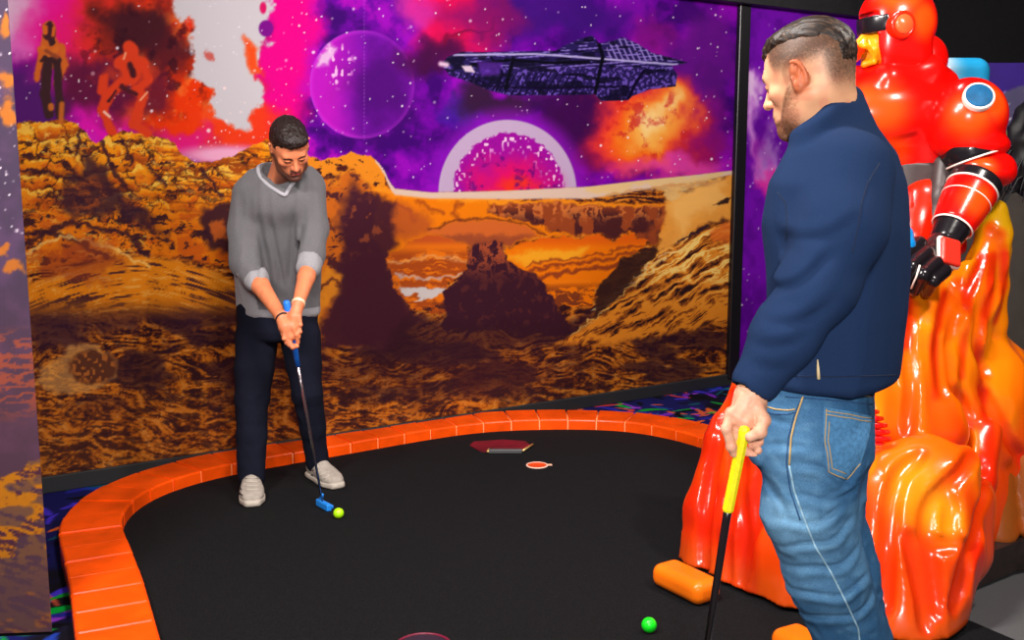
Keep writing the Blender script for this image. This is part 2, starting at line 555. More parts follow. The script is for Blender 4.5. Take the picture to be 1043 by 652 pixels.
# purple planet
q = np.hypot((X - 369) / 53, (Y - 86) / 55)
A.fill((128, 16, 178), (1 - sst(.98, 1.01, q)) * .85)
A.blob(385, 92, 38, 40, (70, 10, 110), .8, .5, W)
A.fill((206, 60, 228), sst(.9, 1.0, q) * (1 - sst(.995, 1.02, q)) * (.25 + .6 * sst(400, 320, X)))
lit = (1 - sst(.97, 1.0, q)) * sst(.3, .9, np.hypot((X - 395) / 60, (Y - 105) / 62))
A.fill((210, 26, 200), lit * .75 * sst(380, 330, X))
sp = vn2(X / 3.2, Y / 3.8)
A.fill((250, 190, 240), (1 - sst(.9, .97, q)) * (1 - sst(.6, 1.1, np.hypot((X - 343) / 19, (Y - 66) / 26))) * sst(.72, .85, sp))
A.fill((232, 196, 232), .9 * A.poly([(337, 45), (343, 50), (336, 66), (322, 68), (326, 54)], Wf, 3))
# red and dark regions right of it
A.blob(460, 8, 44, 52, (236, 12, 84), 1, .4, W)
A.blob(428, 5, 24, 20, (200, 60, 200), .6, .7, W)
A.blob(440, 55, 34, 16, (60, 12, 62), .85, .6, W)
A.fill((120, 10, 50), .8 * A.line([(452, 44), (492, 24), (516, 14)], 2, 3, W))
A.blob(560, 14, 90, 26, (58, 16, 118), .9, .6, W)
A.blob(505, 18, 26, 16, (150, 14, 90), .6, .6, W)
A.blob(475, 112, 22, 14, (74, 34, 200), .9, .8, W)
A.blob(510, 108, 44, 20, (52, 24, 56), .95, .5, W)
A.blob(600, 125, 46, 52, (58, 10, 72), .95, .4, W)
A.blob(600, 160, 26, 22, (140, 14, 84), .5, .6, W)
A.blob(712, 60, 34, 50, (96, 20, 128), .8, .5, W)
A.blob(715, 130, 28, 44, (132, 18, 130), .8, .5, W)
A.blob(700, 150, 30, 24, (160, 18, 80), .7, .5, W)
A.blob(662, 40, 20, 16, (140, 20, 120), .6, .6, W)
# fireball
A.blob(655, 128, 52, 52, (240, 40, 60), 1, .35, W)
A.blob(660, 128, 40, 42, (250, 112, 24), 1, .5, W)
A.blob(668, 122, 26, 26, (254, 186, 84), .9, .6, W)
A.blob(672, 116, 12, 12, (255, 232, 170), .7, .8, W)
A.fill((200, 30, 40), sst(.55, .75, fbm(X / 12, Y / 12, 4, 9)) * (1 - sst(.7, 1.1, np.hypot((X - 655) / 52, (Y - 130) / 52))) * .7)
A.blob(690, 172, 46, 12, (236, 70, 170), .8, .7, W)
A.stars(700, (14, -90, 745, 190), .45, 1.0, seed=3)
A.stars(60, (60, 60, 300, 150), .7, 1.3, (255, 220, 220), seed=5)
A.fill((190, 110, 230), .35 * A.line([(371, -60), (371, 142)], .6, .6) * (np.sin(Y * 1.6) > -.2))
# domed planet with a white ring
q2 = np.hypot((X - 517) / 70.5, (Y - 196) / 74)
A.fill((150, 20, 200), (1 - sst(1.0, 1.28, q2)) * .7)
A.fill((196, 168, 204), 1 - sst(.985, 1.012, q2))
q3 = np.hypot((X - 518) / 57, (Y - 196) / 61)
A.fill((160, 14, 160), 1 - sst(.97, 1.01, q3 + (sp - .5) * .06))
A.blob(520, 186, 34, 26, (232, 16, 104), 1, .7, W)
A.blob(524, 190, 18, 8, (244, 50, 40), 1, .8, W)
A.fill((250, 205, 240), sst(.66, .8, vn2(X / 2.6 + 7, Y / 3)) * sst(.55, .92, q3) * (1 - sst(.96, 1.0, q3)))
A.fill((96, 10, 120), .7 * sst(.6, .8, fbm(X / 8, Y / 8, 3, 20)) * (1 - sst(.8, .95, q3)))
# space ship
ship = A.poly([(450, 66), (456, 58), (470, 53), (500, 53), (545, 52), (566, 52), (574, 47), (590, 40), (603, 36), (610, 44), (624, 42), (634, 38), (650, 45), (664, 54), (680, 58), (700, 64), (684, 67), (690, 76), (688, 88), (662, 91), (644, 98), (640, 102), (612, 103), (606, 96), (560, 97), (518, 97), (498, 92), (480, 84), (458, 77)], None, .8)
hull = (38, 26, 84)
A.fill(hull, ship)
st = .5 + .5 * np.sin((X * .35 + Y * 1.25) * .95)
A.fill((132, 110, 200), ship * sst(.5, .8, .5 + .5 * np.sin(Y * 1.9 + X * .16)) * sst(.35, .6, vn2(X / 9, Y / 1.6)) * (Y < 70) * .9); A.fill((150, 130, 210), ship * sst(.6, .9, .5 + .5 * np.sin(X * 1.1 - Y * .5)) * (Y < 62) * (X > 618) * .8)
st2 = .5 + .5 * np.sin((X * 1.0 + Y * .75) * .8)
A.fill((112, 84, 190), ship * sst(.55, .75, vn2(X / 1.9, Y / 1.9)) * (Y >= 68) * .85); A.fill((20, 12, 50), ship * sst(.7, .9, .5 + .5 * np.sin(X * .9 + Y * .5)) * (Y >= 74) * (X < 590) * .9)
A.fill((14, 10, 34), ship * sst(.6, .68, vn2(X / 12 + 3, Y / 4 + 3)) * .8); A.fill((16, 8, 40), ship * A.line([(480, 78), (500, 88), (560, 90), (640, 88)], 1.2, 1) * .9); A.fill((16, 8, 40), ship * A.line([(500, 58), (512, 74), (506, 92)], 1.2, .8)); A.fill((16, 8, 40), ship * A.line([(656, 72), (648, 84), (640, 100)], 1.6, .8))
A.fill((176, 164, 220), ship * A.line([(462, 56), (545, 55), (575, 57), (690, 66)], 1.0, .8))
A.fill((10, 8, 24), ship * A.line([(480, 66), (520, 61), (560, 64), (600, 63)], 1.6, 1))
A.fill((10, 8, 24), ship * A.line([(608, 38), (614, 58), (606, 96)], 1.8, 1))
A.fill((10, 8, 24), ship * A.line([(523, 60), (515, 90)], 2, 1))
A.fill((214, 190, 214), A.poly([(470, 67), (480, 67), (484, 74), (474, 73)], None, 1))
A.fill((230, 190, 220), A.line([(449, 65), (455, 66)], 2.4, 2))
A.fill((90, 40, 160), A.poly([(486, 62), (512, 64), (508, 76), (490, 78)], None, 2) * .7)
# --- land
hx = np.array([-200, 10, 30, 45, 60, 75, 86, 93, 98, 110, 125, 150, 166, 178, 186, 200, 215, 235, 255, 270, 285, 310, 325, 345, 360, 376, 386, 394, 402, 440, 520, 600, 660, 700, 760])
hy = np.array([120, 128, 122, 124, 121, 124, 132, 143, 147, 136, 133, 136, 140, 147, 157, 164, 165, 160, 150, 142, 146, 158, 163, 160, 156, 158, 165, 180, 192, 196, 194, 190, 183, 179, 172])
hor = np.interp(X, hx, hy) + (fbm(X / 7, Y / 40, 3, 4) - .5) * 6 * (X < 400)
land = sst(-.8, .8, Y - hor)
A0 = A.c.copy()
dark = np.array([66, 30, 46.]); org = np.array([240, 128, 14.]); brt = np.array([252, 176, 50.]); red = np.array([190, 78, 26.])
def tex(scx, scy, rot, th, seed, soft=.1):
    ca, sa = math.cos(rot), math.sin(rot)
    u = fx * ca + fy * sa; v = -fx * sa + fy * ca
    return sst(th - soft, th + soft, ridge(u / scx, v / scy, 4, seed))
# foreground sand: wavy streaks
flow = Y + 14 * np.sin(X / 95.0 + 1.2) + (fbm(X / 60, Y / 40, 3, 6) - .5) * 40
rs = ridge(X / 22, flow / 4.2, 4, 13)
sand = sst(.55, .76, rs)
fine = fbm(X / 3.2, Y / 1.8, 3, 90); A.fill((52, 24, 30)); A.fill((138, 66, 24), sst(.44, .66, rs + (fine - .5) * .5)); A.fill((216, 122, 30), sst(.60, .80, rs + (fine - .5) * .45))
A.fill((240, 168, 84), sst(.80, .92, rs) * .75)
big = fbm(X / 48, Y / 20, 3, 30)
A.fill((52, 26, 40), .75 * sst(.56, .4, big) * sst(300, 345, Y) * sst(440, 380, Y))
A.fill((206, 124, 62), .22 * sst(340, 470, Y))
A.fill((56, 30, 38), .72 * sst(.5, .72, fbm(X / 10, Y / 4, 4, 41)) * sst(330, 400, Y))
A.blob(430, 375, 160, 18, (66, 28, 36), .55, .7, W)
A.blob(200, 318, 150, 16, (58, 28, 44), .75, .6, W)
A.blob(60, 330, 34, 26, (58, 30, 48), .8, .5, W)
# dune crest left
cr = 258 + 34 * np.minimum(np.abs((X - 140) / 120.0), 1.3) ** 1.6
dn = sst(0, 6, Y - cr) * sst(330, 300, Y) * sst(345, 300, WX)
A.fill((232, 134, 24), dn); A.fill((70, 36, 44), dn * sst(.60, .42, ridge(X / 40, (Y - cr) / 4.2, 3, 8)) * .95)
A.fill((250, 186, 90), dn * sst(.78, .9, ridge(X / 40, (Y - cr) / 4.2, 3, 8)) * .7)
# layered rock block, left
rk = sst(262, 256, Y - 22 * np.minimum(np.abs((X - 140) / 120.0), 1.3) ** 1.6) * sst(330, 300, WX)
t1 = tex(20, 9, .12, .60, 2)
A.fill(org * .3 + red * .7, rk); A.fill((250, 150, 18), rk * t1 * sst(225, 150, Y)); A.fill((232, 124, 18), rk * t1 * sst(150, 215, Y) * .9)
rkn = ridge(fx / 16, fy / 7, 4, 22); A.fill((58, 28, 36), rk * sst(.56, .44, rkn) * .95); A.fill((255, 214, 96), rk * sst(.60, .64, rkn) * sst(.70, .66, rkn) * sst(.5, .7, w2) * .6)
A.fill((253, 196, 86), rk * sst(.80, .9, ridge(fx / 20, fy / 9, 3, 2)) * sst(220, 165, Y) * .85)
b1, b2, bx_, by_ = worley(fx / 36 + (w2 - .5) * 1.7, fy / 14 + (w1 - .5) * 1.7, 4)
up_ = rk * sst(232, 190, Y) 
A.fill((250, 160, 26), up_ * sst(.1, -.25, by_) * .6); A.fill((255, 204, 80), up_ * sst(-.28, -.42, by_) * sst(.10, .2, b2 - b1) * .8)
A.fill((150, 66, 22), up_ * sst(.15, .5, by_) * .7); A.fill((50, 24, 26), up_ * sst(.10, .03, b2 - b1) * .8 * sst(.35, .55, fbm(X / 12, Y / 12, 3, 91)))
c1_, c2_, cx_, cy_ = worley(fx / 9, fy / 5, 9)
A.fill((60, 28, 30), rk * sst(.16, .05, c2_ - c1_) * sst(.5, .65, w1) * .8); A.fill((255, 196, 70), rk * sst(-.2, -.4, cy_) * sst(.5, .62, w2) * .6)
lay = .5 + .5 * np.sin((Y - .06 * X + 6 * (w1 - .5)) * .75)
A.fill((140, 66, 28), rk * sst(.75, .95, lay) * .6 * (X > 165) * sst(236, 200, Y))
A.fill((56, 28, 46), A.poly([(62, 182), (84, 160), (108, 168), (118, 186), (136, 196), (152, 214), (168, 238), (150, 234), (128, 216), (104, 224), (70, 222)], W, 6) * .85)
A.fill((170, 80, 34), .8 * A.poly([(70, 192), (96, 178), (112, 200), (92, 216), (72, 214)], Wf, 4) * t1)
A.fill((58, 28, 42), .9 * A.poly([(206, 214), (226, 206), (240, 212), (236, 258), (212, 254), (204, 236)], Wf, 4))
A.fill((200, 96, 36), .9 * A.poly([(214, 226), (226, 222), (232, 242), (218, 246)], Wf, 2))
for i, (pp, wd) in enumerate([([(100, 140), (112, 168), (128, 192)], 2), ([(122, 140), (134, 166)], 1.6), ([(78, 158), (82, 132)], 1.5), ([(150, 168), (170, 190)], 1.6), ([(14, 172), (48, 176), (90, 184)], 1.6), ([(20, 236), (60, 238), (110, 262)], 2.4), ([(205, 172), (225, 198)], 1.8), ([(20, 250), (70, 226), (130, 238), (150, 262)], 2.4)]):
    A.fill((56, 26, 40), .85 * A.line(pp, wd, 1.5, Wf))
A.fill((252, 200, 110), .8 * A.line([(18, 262), (60, 240), (110, 250), (150, 272)], 1.4, 1.4, Wf))
A.fill((150, 60, 34), .6 * A.poly([(22, 275), (60, 245), (110, 256), (130, 282), (70, 292)], W, 8))
# dome boulder with a pale crust
A.fill((238, 176, 96), A.poly([(66, 362), (72, 352), (100, 350), (118, 366), (118, 384), (96, 398), (60, 402), (36, 392), (40, 374)], Wf, 3) * .6)
A.blob(95, 374, 24, 17, (98, 54, 38), 1, .15, Wf)
A.fill((214, 124, 50), (1 - sst(.8, 1.1, np.hypot((X - 95) / 24, (Y - 374) / 17))) * sst(.55, .7, vn2(X / 3, Y / 3)) * .7)
# right rocks behind the player and the arch
ar = sst(298, 322, WX)
r2 = ar * sst(206, 196, Y - .1 * (X - 320)) * (X < 392)
A.fill((236, 140, 34), r2); A.fill((70, 32, 30), r2 * sst(.54, .42, ridge(fx / 12, fy / 6, 4, 40)))
A.fill((80, 30, 26), A.line([(345, 172), (352, 171)], 2.4, 1.6)); 
r3 = A.poly([(318, 196), (352, 184), (420, 196), (455, 210), (430, 240), (392, 262), (372, 330), (318, 352)], W, 8)
A.fill((206, 104, 30), r3); A.fill((70, 30, 42), r3 * sst(.66, .5, ridge(fx / 13, fy / 9, 4, 50)) * .9)
A.fill((72, 32, 46), A.poly([(352, 204), (384, 196), (404, 206), (400, 262), (412, 300), (420, 340), (396, 352), (350, 350), (340, 300), (352, 260), (338, 230)], W, 8) * .92)
A.fill((236, 144, 36), A.poly([(318, 290), (332, 272), (350, 280), (346, 300), (328, 320), (330, 336), (320, 340)], Wf, 4) * .9)
A.fill((110, 52, 34), A.line([(322, 300), (336, 284), (346, 290)], 1.4, 1.4, Wf))
# arch span
A.fill((244, 128, 14), A.poly([(379, 188), (420, 196), (530, 202), (611, 206), (686, 208), (676, 236), (640, 240), (600, 240), (560, 240), (520, 250), (470, 250), (436, 240), (400, 258), (376, 240), (384, 212)], Wf, 2))
A.fill((252, 160, 40), A.line([(384, 193), (430, 200), (527, 206), (600, 209), (680, 213)], 3, 3, Wf) * .7)
for pts_, wd in [([(400, 206), (416, 214), (424, 226)], 1.5), ([(424, 204), (440, 214), (452, 216)], 1.4), ([(470, 206), (462, 216), (470, 224)], 1.4), ([(392, 222), (410, 236)], 1.5)]: A.fill((150, 62, 30), A.line(pts_, wd, 2.5, Wf) * .8)
A.fill((176, 78, 40), .75 * A.poly([(386, 208), (404, 204), (436, 218), (440, 236), (414, 246), (396, 240)], Wf, 7))
A.fill((214, 104, 44), A.poly([(434, 236), (464, 226), (497, 223), (527, 229), (552, 240), (514, 250), (478, 250), (455, 242)], Wf, 2.5)); A.fill((150, 70, 44), .8 * A.poly([(440, 240), (480, 240), (548, 241), (514, 251), (478, 251), (455, 244)], Wf, 3))
A.fill((96, 40, 34), .8 * A.line([(436, 234), (464, 224), (497, 221), (530, 228), (556, 238)], 1.2, 2, Wf))
sc = A.poly([(496, 208), (548, 206), (611, 210), (688, 210), (678, 228), (665, 248), (655, 243), (641, 235), (626, 244), (611, 238), (590, 240), (568, 236), (545, 228), (520, 222), (500, 216)], Wf, 2)
A.fill((150, 66, 36), sc * .95); A.fill((78, 34, 36), sc * sst(.46, .62, vn2(fx / 7, fy / 12)) * sst(206, 222, Y)); A.fill((230, 130, 60), sc * sst(.62, .78, ridge(fx / 9, fy / 12, 3, 81)) * sst(232, 212, Y) * .8)
A.fill((70, 30, 44), A.poly([(358, 206), (384, 198), (402, 206), (400, 226), (404, 250), (392, 262), (398, 286), (412, 308), (434, 326), (400, 344), (330, 356), (326, 332), (344, 300), (350, 262), (346, 232)], Wf, 5) * .95)
A.fill((150, 72, 44), .8 * sst(.58, .74, fbm(X / 8, Y / 8, 3, 82)) * A.poly([(350, 206), (398, 200), (404, 240), (352, 262)], Wf, 8))
# opening one
o1 = A.poly([(391, 262), (407, 254), (436, 240), (455, 243), (479, 252), (474, 266), (472, 278), (456, 291), (454, 302), (458, 320), (438, 320), (417, 312), (407, 298), (398, 281)], Wf, 1.2)
A.fill((238, 118, 22), o1); A.fill((160, 66, 28), o1 * sst(.5, .7, ridge(fx / 26, fy / 4, 3, 60)) * sst(250, 262, Y) * .8); A.fill((200, 84, 34), o1 * sst(252, 244, Y))
A.fill((246, 190, 130), o1 * A.line([(396, 268), (440, 262), (476, 266)], 1.0, 2.5, Wf) * .7)
A.fill((206, 180, 176), o1 * A.line([(402, 281), (436, 284), (470, 279)], 1.0, 1.6, Wf) * .9)
A.fill((214, 202, 200), o1 * A.poly([(406, 293), (430, 294), (458, 293), (456, 298), (438, 303), (420, 309), (428, 301), (410, 298)], Wf, 1.2))
A.fill((66, 32, 36), o1 * sst(303, 314, Y) * sst(.62, .5, ridge(fx / 9, fy / 4, 3, 61)) * .9)
# opening two
o2 = A.poly([(514, 254), (544, 246), (569, 242), (590, 242), (611, 240), (626, 246), (641, 237), (658, 243), (656, 252), (637, 264), (620, 281), (607, 294), (603, 311), (569, 313), (556, 298), (550, 286), (540, 277), (518, 267)], Wf, 1.2)
A.fill((248, 124, 12), o2); A.fill((254, 176, 40), o2 * A.poly([(514, 262), (544, 256), (600, 252), (590, 262), (540, 270)], Wf, 4) * .9); A.fill((226, 88, 20), o2 * sst(254, 244, Y) * .7)
for yy, wd in ((262, 1.0), (268, 1.6), (276, 2.4)): A.fill((140, 58, 34), o2 * A.line([(540, yy + 8), (590, yy), (660, yy - 12)], wd, 1.6, Wf) * .85)
A.fill((110, 48, 34), o2 * sst(.5, .68, ridge(fx / 20, fy / 3.5, 3, 63)) * sst(284, 300, Y) * .85); A.fill((250, 132, 20), o2 * A.line([(556, 288), (600, 286)], 1.6, 2) * .8)
# pillar
pl = A.poly([(478, 253), (485, 247), (511, 247), (515, 265), (536, 275), (551, 285), (569, 313), (588, 342), (452, 336), (452, 298), (468, 285), (474, 273)], Wf, 1.6)
A.fill((62, 28, 42), pl); A.fill((170, 78, 48), pl * sst(.58, .74, ridge(fx / 7, fy / 7, 3, 62)) * sst(292, 256, Y)); A.fill((100, 46, 44), pl * sst(.6, .75, fbm(fx / 6, fy / 6, 3, 64)) * .6)
A.fill((56, 26, 38), A.poly([(400, 336), (450, 324), (580, 320), (612, 318), (600, 344), (520, 356), (380, 356)], W, 8) * .75)
# right slope
sl = A.poly([(666, 249), (700, 238), (760, 216), (760, 322), (690, 338), (620, 350), (566, 352), (596, 334), (612, 312), (636, 284)], Wf, 4)
A.fill((150, 78, 30), sl); u = (X - 740) * .84 - (Y - 220) * -.54; v = (X - 740) * .50 + (Y - 220) * .86
u = (X - 740) * .86 - (Y - 220) * .5; v = (X - 740) * .5 + (Y - 220) * .86
v = v + (w1 - .5) * 16; ss = ridge(u / 26, v / 5, 4, 70)
A.fill((236, 142, 40), sl * sst(.55, .68, ss)); A.fill((255, 214, 120), sl * sst(.70, .82, ss) * sst(320, 270, Y)); A.fill((40, 22, 28), sl * sst(.52, .40, ss) * .95)
for i in range(6): A.fill((255, 226, 160), .8 * A.line([(672 - 14 * i, 262 + 11 * i), (694 - 14 * i, 254 + 10 * i)], .7, .9, Wf))
for i in range(5): A.fill((255, 206, 110), .7 * A.line([(582 + 17 * i, 341 - 14 * i), (604 + 17 * i, 328 - 15 * i)], .9, 1, Wf))
A.fill((242, 162, 66), A.poly([(680, 204), (760, 172), (760, 218), (726, 226), (700, 238), (676, 258), (668, 250), (676, 232)], Wf, 3) * .95)
A.fill((255, 196, 110), .7 * A.poly([(690, 196), (745, 182), (740, 206), (700, 226), (682, 240)], W, 8)); A.fill((230, 110, 40), .8 * A.poly([(722, 236), (745, 222), (745, 244), (724, 250)], Wf, 3))
A.fill((60, 34, 30), A.poly([(607, 304), (611, 290), (632, 268), (664, 250), (674, 254), (652, 278), (632, 302), (606, 322)], Wf, 2) * .92)
A.fill((50, 28, 40), A.line([(690, 246), (706, 238), (722, 230)], .9, 1, Wf)); A.fill((60, 36, 30), A.poly([(724, 208), (745, 200), (745, 207)], Wf, 1))
# pale horizon band
pb = sst(-1, 1, Y - hor) * (1 - sst(0, 3, Y - hor - np.interp(X, [380, 400, 450, 560, 600, 660, 740], [0, 5, 5, 9, 11, 8, 3])))
A.fill((226, 196, 178), pb * (X > 382))
A.fill((236, 196, 130), .8 * A.poly([(590, 190), (740, 174), (745, 184), (690, 196), (600, 202)], W, 3))
A.fill((214, 150, 90), .8 * A.line([(620, 199), (665, 191), (730, 186)], 1.2, 1.4, Wf))
A.c = A0 * (1 - land[:, None]) + A.c * land[:, None]
Wf = (X + (fx - X) * .4, Y + (fy - Y) * .4)
# two armoured figures standing on the rocks (generic)
of = (196, 96, 40)
for pts_, wd in [([(50, 28), (50, 40)], 7), ([(51, 46), (51, 62)], 9), ([(42, 50), (38, 80)], 3.4), ([(62, 48), (66, 66), (58, 84)], 3.6)]:
    A.fill((214, 102, 36), A.line(pts_, wd, 1.5, Wf))
for pts_, wd in [([(48, 66), (46, 96), (50, 116)], 5), ([(58, 66), (60, 92), (61, 118)], 4.5), ([(51, 25), (53, 44)], 3.4), ([(46, 60), (60, 62)], 3.5)]:
    A.fill((62, 34, 38), A.line(pts_, wd, 1.2, Wf))
A.fill((70, 30, 40), A.line([(50, 30), (50, 35)], 6.5, 1.2)); A.fill((220, 104, 36), A.line([(46, 28), (46, 33)], 2.6, 1)); A.fill((220, 104, 36), A.line([(55, 28), (54, 36)], 1.6, 1)); A.fill((222, 112, 40), A.line([(44, 48), (50, 56), (58, 50)], 2.2, 1.2)); A.fill((60, 30, 36), A.line([(42, 62), (50, 60), (60, 66)], 1.6, 1))
A.fill((212, 110, 40), .9 * A.line([(52, 108), (52, 110)], 3, 1.2)); A.fill((212, 110, 40), .9 * A.line([(63, 106), (62, 124)], 2.6, 1.5)); A.fill((150, 70, 40), A.line([(47, 52), (58, 58)], 2, 1.5, Wf))
for pts_, wd in [([(132, 48), (134, 52)], 7), ([(124, 64), (142, 66)], 8), ([(132, 60), (134, 78)], 9), ([(146, 64), (152, 82), (140, 92)], 4), ([(124, 84), (112, 94), (104, 112)], 5.5), ([(104, 112), (114, 134)], 4.5), ([(138, 92), (146, 98), (136, 126)], 5.5), ([(136, 126), (150, 136)], 4.5), ([(106, 80), (104, 92)], 5)]:
    A.fill((222, 62, 30), A.line(pts_, wd, 2, Wf))
A.fill((70, 24, 34), A.line([(132, 66), (136, 76)], 3, 1.5, Wf)); A.fill((70, 24, 34), A.line([(118, 92), (110, 104)], 1.2, 1.2, Wf)); A.fill((80, 26, 36), A.line([(124, 88), (138, 96)], 2.4, 1.5, Wf))
A.fill((250, 190, 170), A.line([(106, 114), (112, 119)], 1.3, .8)); A.fill((250, 160, 120), A.line([(150, 94), (143, 102)], 1, .8)); A.fill((250, 160, 120), A.line([(128, 54), (126, 60)], 1, .8))
M_print = mat('printed_laminate', rough=.6, spec=.03, attr='paint')
mu = mesh_obj('space_mural', P, F, M_print, colors=lin(A.c) * G * 1.0)
tag(mu, 'large printed space mural with orange desert rocks, planets and purple spaceship', 'mural')

# thin black frame strips around the mural
def wbox(name, s0, s1, z0, z1, t, m, parent=None, off=0.0):
    c = (s0 + s1) / 2; a = WA + WD * c + WN * (off + t / 2)
    R = np.array([[WD[0], -WN[0], 0], [WD[1], -WN[1], 0], [0, 0, 1.0]])
    if isinstance(name, MB): return name.box((a[0], a[1], (z0 + z1) / 2), (s1 - s0, t, z1 - z0), R, .004)
    mb = MB().box((a[0], a[1], (z0 + z1) / 2), (s1 - s0, t, z1 - z0), R, .004)
    return mb.build(name, m, parent)
o = wbox('baseboard_mural', -1.4, WLEN + 1.78, 0, .078, .03, mat('dark_baseboard', rgb(34, 34, 36), rough=.5)); tag(o, 'low dark baseboard under the mural', 'baseboard', kind='structure')
o = wbox('trim_1', WLEN - .02, WLEN + .075, .05, 2.9, .045, M_post); tag(o, 'black upright trim between the mural and the purple panel', 'trim', kind='structure')
o = wbox('trim_2', -1.4, WLEN + 1.9, WTOP, WTOP + .3, .10, mat('black_beam', rgb(20, 18, 22), rough=.5, noise=(20, .5))); tag(o, 'black header beam above the mural', 'trim', kind='structure')

# purple nebula panel past the post
P, F, S_, Z_ = picture(WLEN + .075, WLEN + 1.75, .075, WTOP, .008, .03)
X0, Y0 = proj(P); A = Art(X0, Y0); X, Y = A.S, A.T
W = (X + (fbm(X / 18, Y / 26, 4) - .5) * 40, Y + (fbm(X / 18 + 50, Y / 26, 4) - .5) * 50)
A.fill((112, 16, 168)); A.fill((80, 10, 130), sst(.55, .35, fbm(X / 20, Y / 30, 4, 6)) * .6)
A.fill((206, 140, 214), A.poly([(752, 76), (768, 80), (776, 100), (768, 120), (776, 150), (796, 176), (800, 225), (786, 215), (770, 160), (752, 120), (744, 100)], W, 9) * .85)
A.fill((226, 200, 226), A.poly([(752, 84), (766, 86), (770, 104), (758, 110)], W, 6) * .7)
A.blob(790, 150, 9, 22, (190, 150, 200), .6, .8, W); A.blob(782, 192, 8, 18, (226, 40, 150), .8, .7, W)
A.blob(775, 150, 10, 20, (150, 20, 150), .5, .8, W)
A.c = np.clip(A.c * 1.12, 0, 1); A.stars(150, (750, 5, 900, 380), .5, 1.1, seed=12)
pp = mesh_obj('nebula_panel', P, F, M_print, colors=lin(A.c) * G)
tag(pp, 'narrow purple nebula panel beside the black upright trim', 'mural')

# left printed wall panel, standing nearer
LA = ground(53.5, 647)[:2]; LZ = 3.0
L0 = LA + np.array([-1.25, -.10]); 
LD = (LA - L0) / np.linalg.norm(LA - L0); LLEN = float(np.linalg.norm(LA - L0))
w = slab('wall_left', L0 + np.array([0, .004]), LA + np.array([-.004, .004]), 0, LZ, .006, M_black); tag(w, 'black wall end at the left behind the printed panel', 'wall', kind='structure')
def lpt(S, Z):
    p = L0[:, None] + LD[:, None] * S.ravel(); return np.stack([p[0], p[1], Z.ravel()], 1)
P, F, S_, Z_ = picture(0, LLEN, .012, LZ - .02, .005, 0, lpt)
X0, Y0 = proj(P); A = Art(X0, Y0); X, Y = A.S, A.T
Wf = (X + (fbm(X / 14, Y / 14, 4) - .5) * 20, Y + (fbm(X / 14 + 50, Y / 14, 4) - .5) * 20)
A.fill((76, 62, 84)); A.fill((98, 72, 104), sst(.4, .7, fbm(X / 30, Y / 30, 4)) * .7); A.fill((120, 70, 76), sst(250, 420, Y) * .35)
A.stars(220, (-40, 0, 60, 240), .4, 1.2, seed=21)
lr = sst(-1, 1, Y - (482 - .5 * (X - 10)) - (fbm(X / 10, Y / 10, 3) - .5) * 8)
rs = ridge(X / 24 + Y / 60, (Y - .3 * X) / 7, 4, 33)
A.fill((206, 128, 32), lr); A.fill((88, 50, 68), lr * sst(.66, .5, rs)); A.fill((112, 72, 82), lr * sst(560, 600, Y) * .6)
A.fill((92, 70, 84), lr * sst(.58, .48, fbm(X / 30, Y / 16, 3, 7)) * .7)
for bx, by, rx, ry in [(4, 24, 5, 12), (5, 82, 9, 11), (10, 112, 7, 14), (3, 255, 5, 6), (14, 272, 10, 6)]: A.blob(bx, by, rx, ry, (206, 116, 40), .85, .3, Wf)
A.fill((176, 84, 60), sst(.6, .7, ridge(X / 16 + Y / 20, Y / 5, 3, 5)) * sst(330, 350, Y) * sst(440, 400, Y) * .8)
lp = mesh_obj('starry_panel', P, F, M_print, colors=lin(A.c) * G)
tag(lp, 'tall printed panel at the left edge, dusky starry sky over orange rock', 'mural')

# back wall to the right of the nebula panel, with its own painted scene
bwc = WB + WD * 1.80; bw0 = np.array([bwc[0] - .02, bwc[1] + .0])
w = slab('wall_back', (bw0[0], bw0[1] + .02), (8, bw0[1] + .02), 0, 3.0, .12, M_black); tag(w, 'black back wall on the right', 'wall', kind='structure')
P, F, S_, Z_ = picture(0, 4.2, .0, 2.25, .018, 0, lambda S, Z: np.stack([bw0[0] + S.ravel(), np.full(S.size, bw0[1]), Z.ravel()], 1))
X0, Y0 = proj(P); A = Art(X0, Y0); X, Y = A.S, A.T
A.fill((58, 8, 150)); A.fill((96, 88, 132), 1 - sst(.98, 1.01, np.hypot((X - 1062) / 78, (Y - 160) / 76)))
A.fill((92, 82, 74), sst(-3, 3, Y - 184 - 5 * np.sin(X / 12))); A.blob(1030, 146, 9, 14, (110, 160, 40), .9, .5); A.blob(1022, 138, 4, 8, (110, 160, 40), .8, .5)
A.stars(60, (950, 75, 1043, 170), .4, .9, seed=4)
bp = mesh_obj('hill_mural', P, F, mat('matte_wall_paint', rough=.7, attr='paint', noise=(5, .15)), colors=lin(A.c) * G)
tag(bp, 'painted violet sky and pale hill on the far right wall behind the statue', 'mural')
w = slab('wall_right', (8, 1.0), (8, bw0[1] + .1), 0, 3.0, .1, M_black, -1); tag(w, 'black side wall on the right out of sight', 'wall', kind='structure')

# ceiling
mb = MB().box((1.8, 4.4, 3.06), (13.4, 12.0, .12)); o = mb.build('ceiling', M_ceil); tag(o, 'black ceiling', 'ceiling', kind='structure')

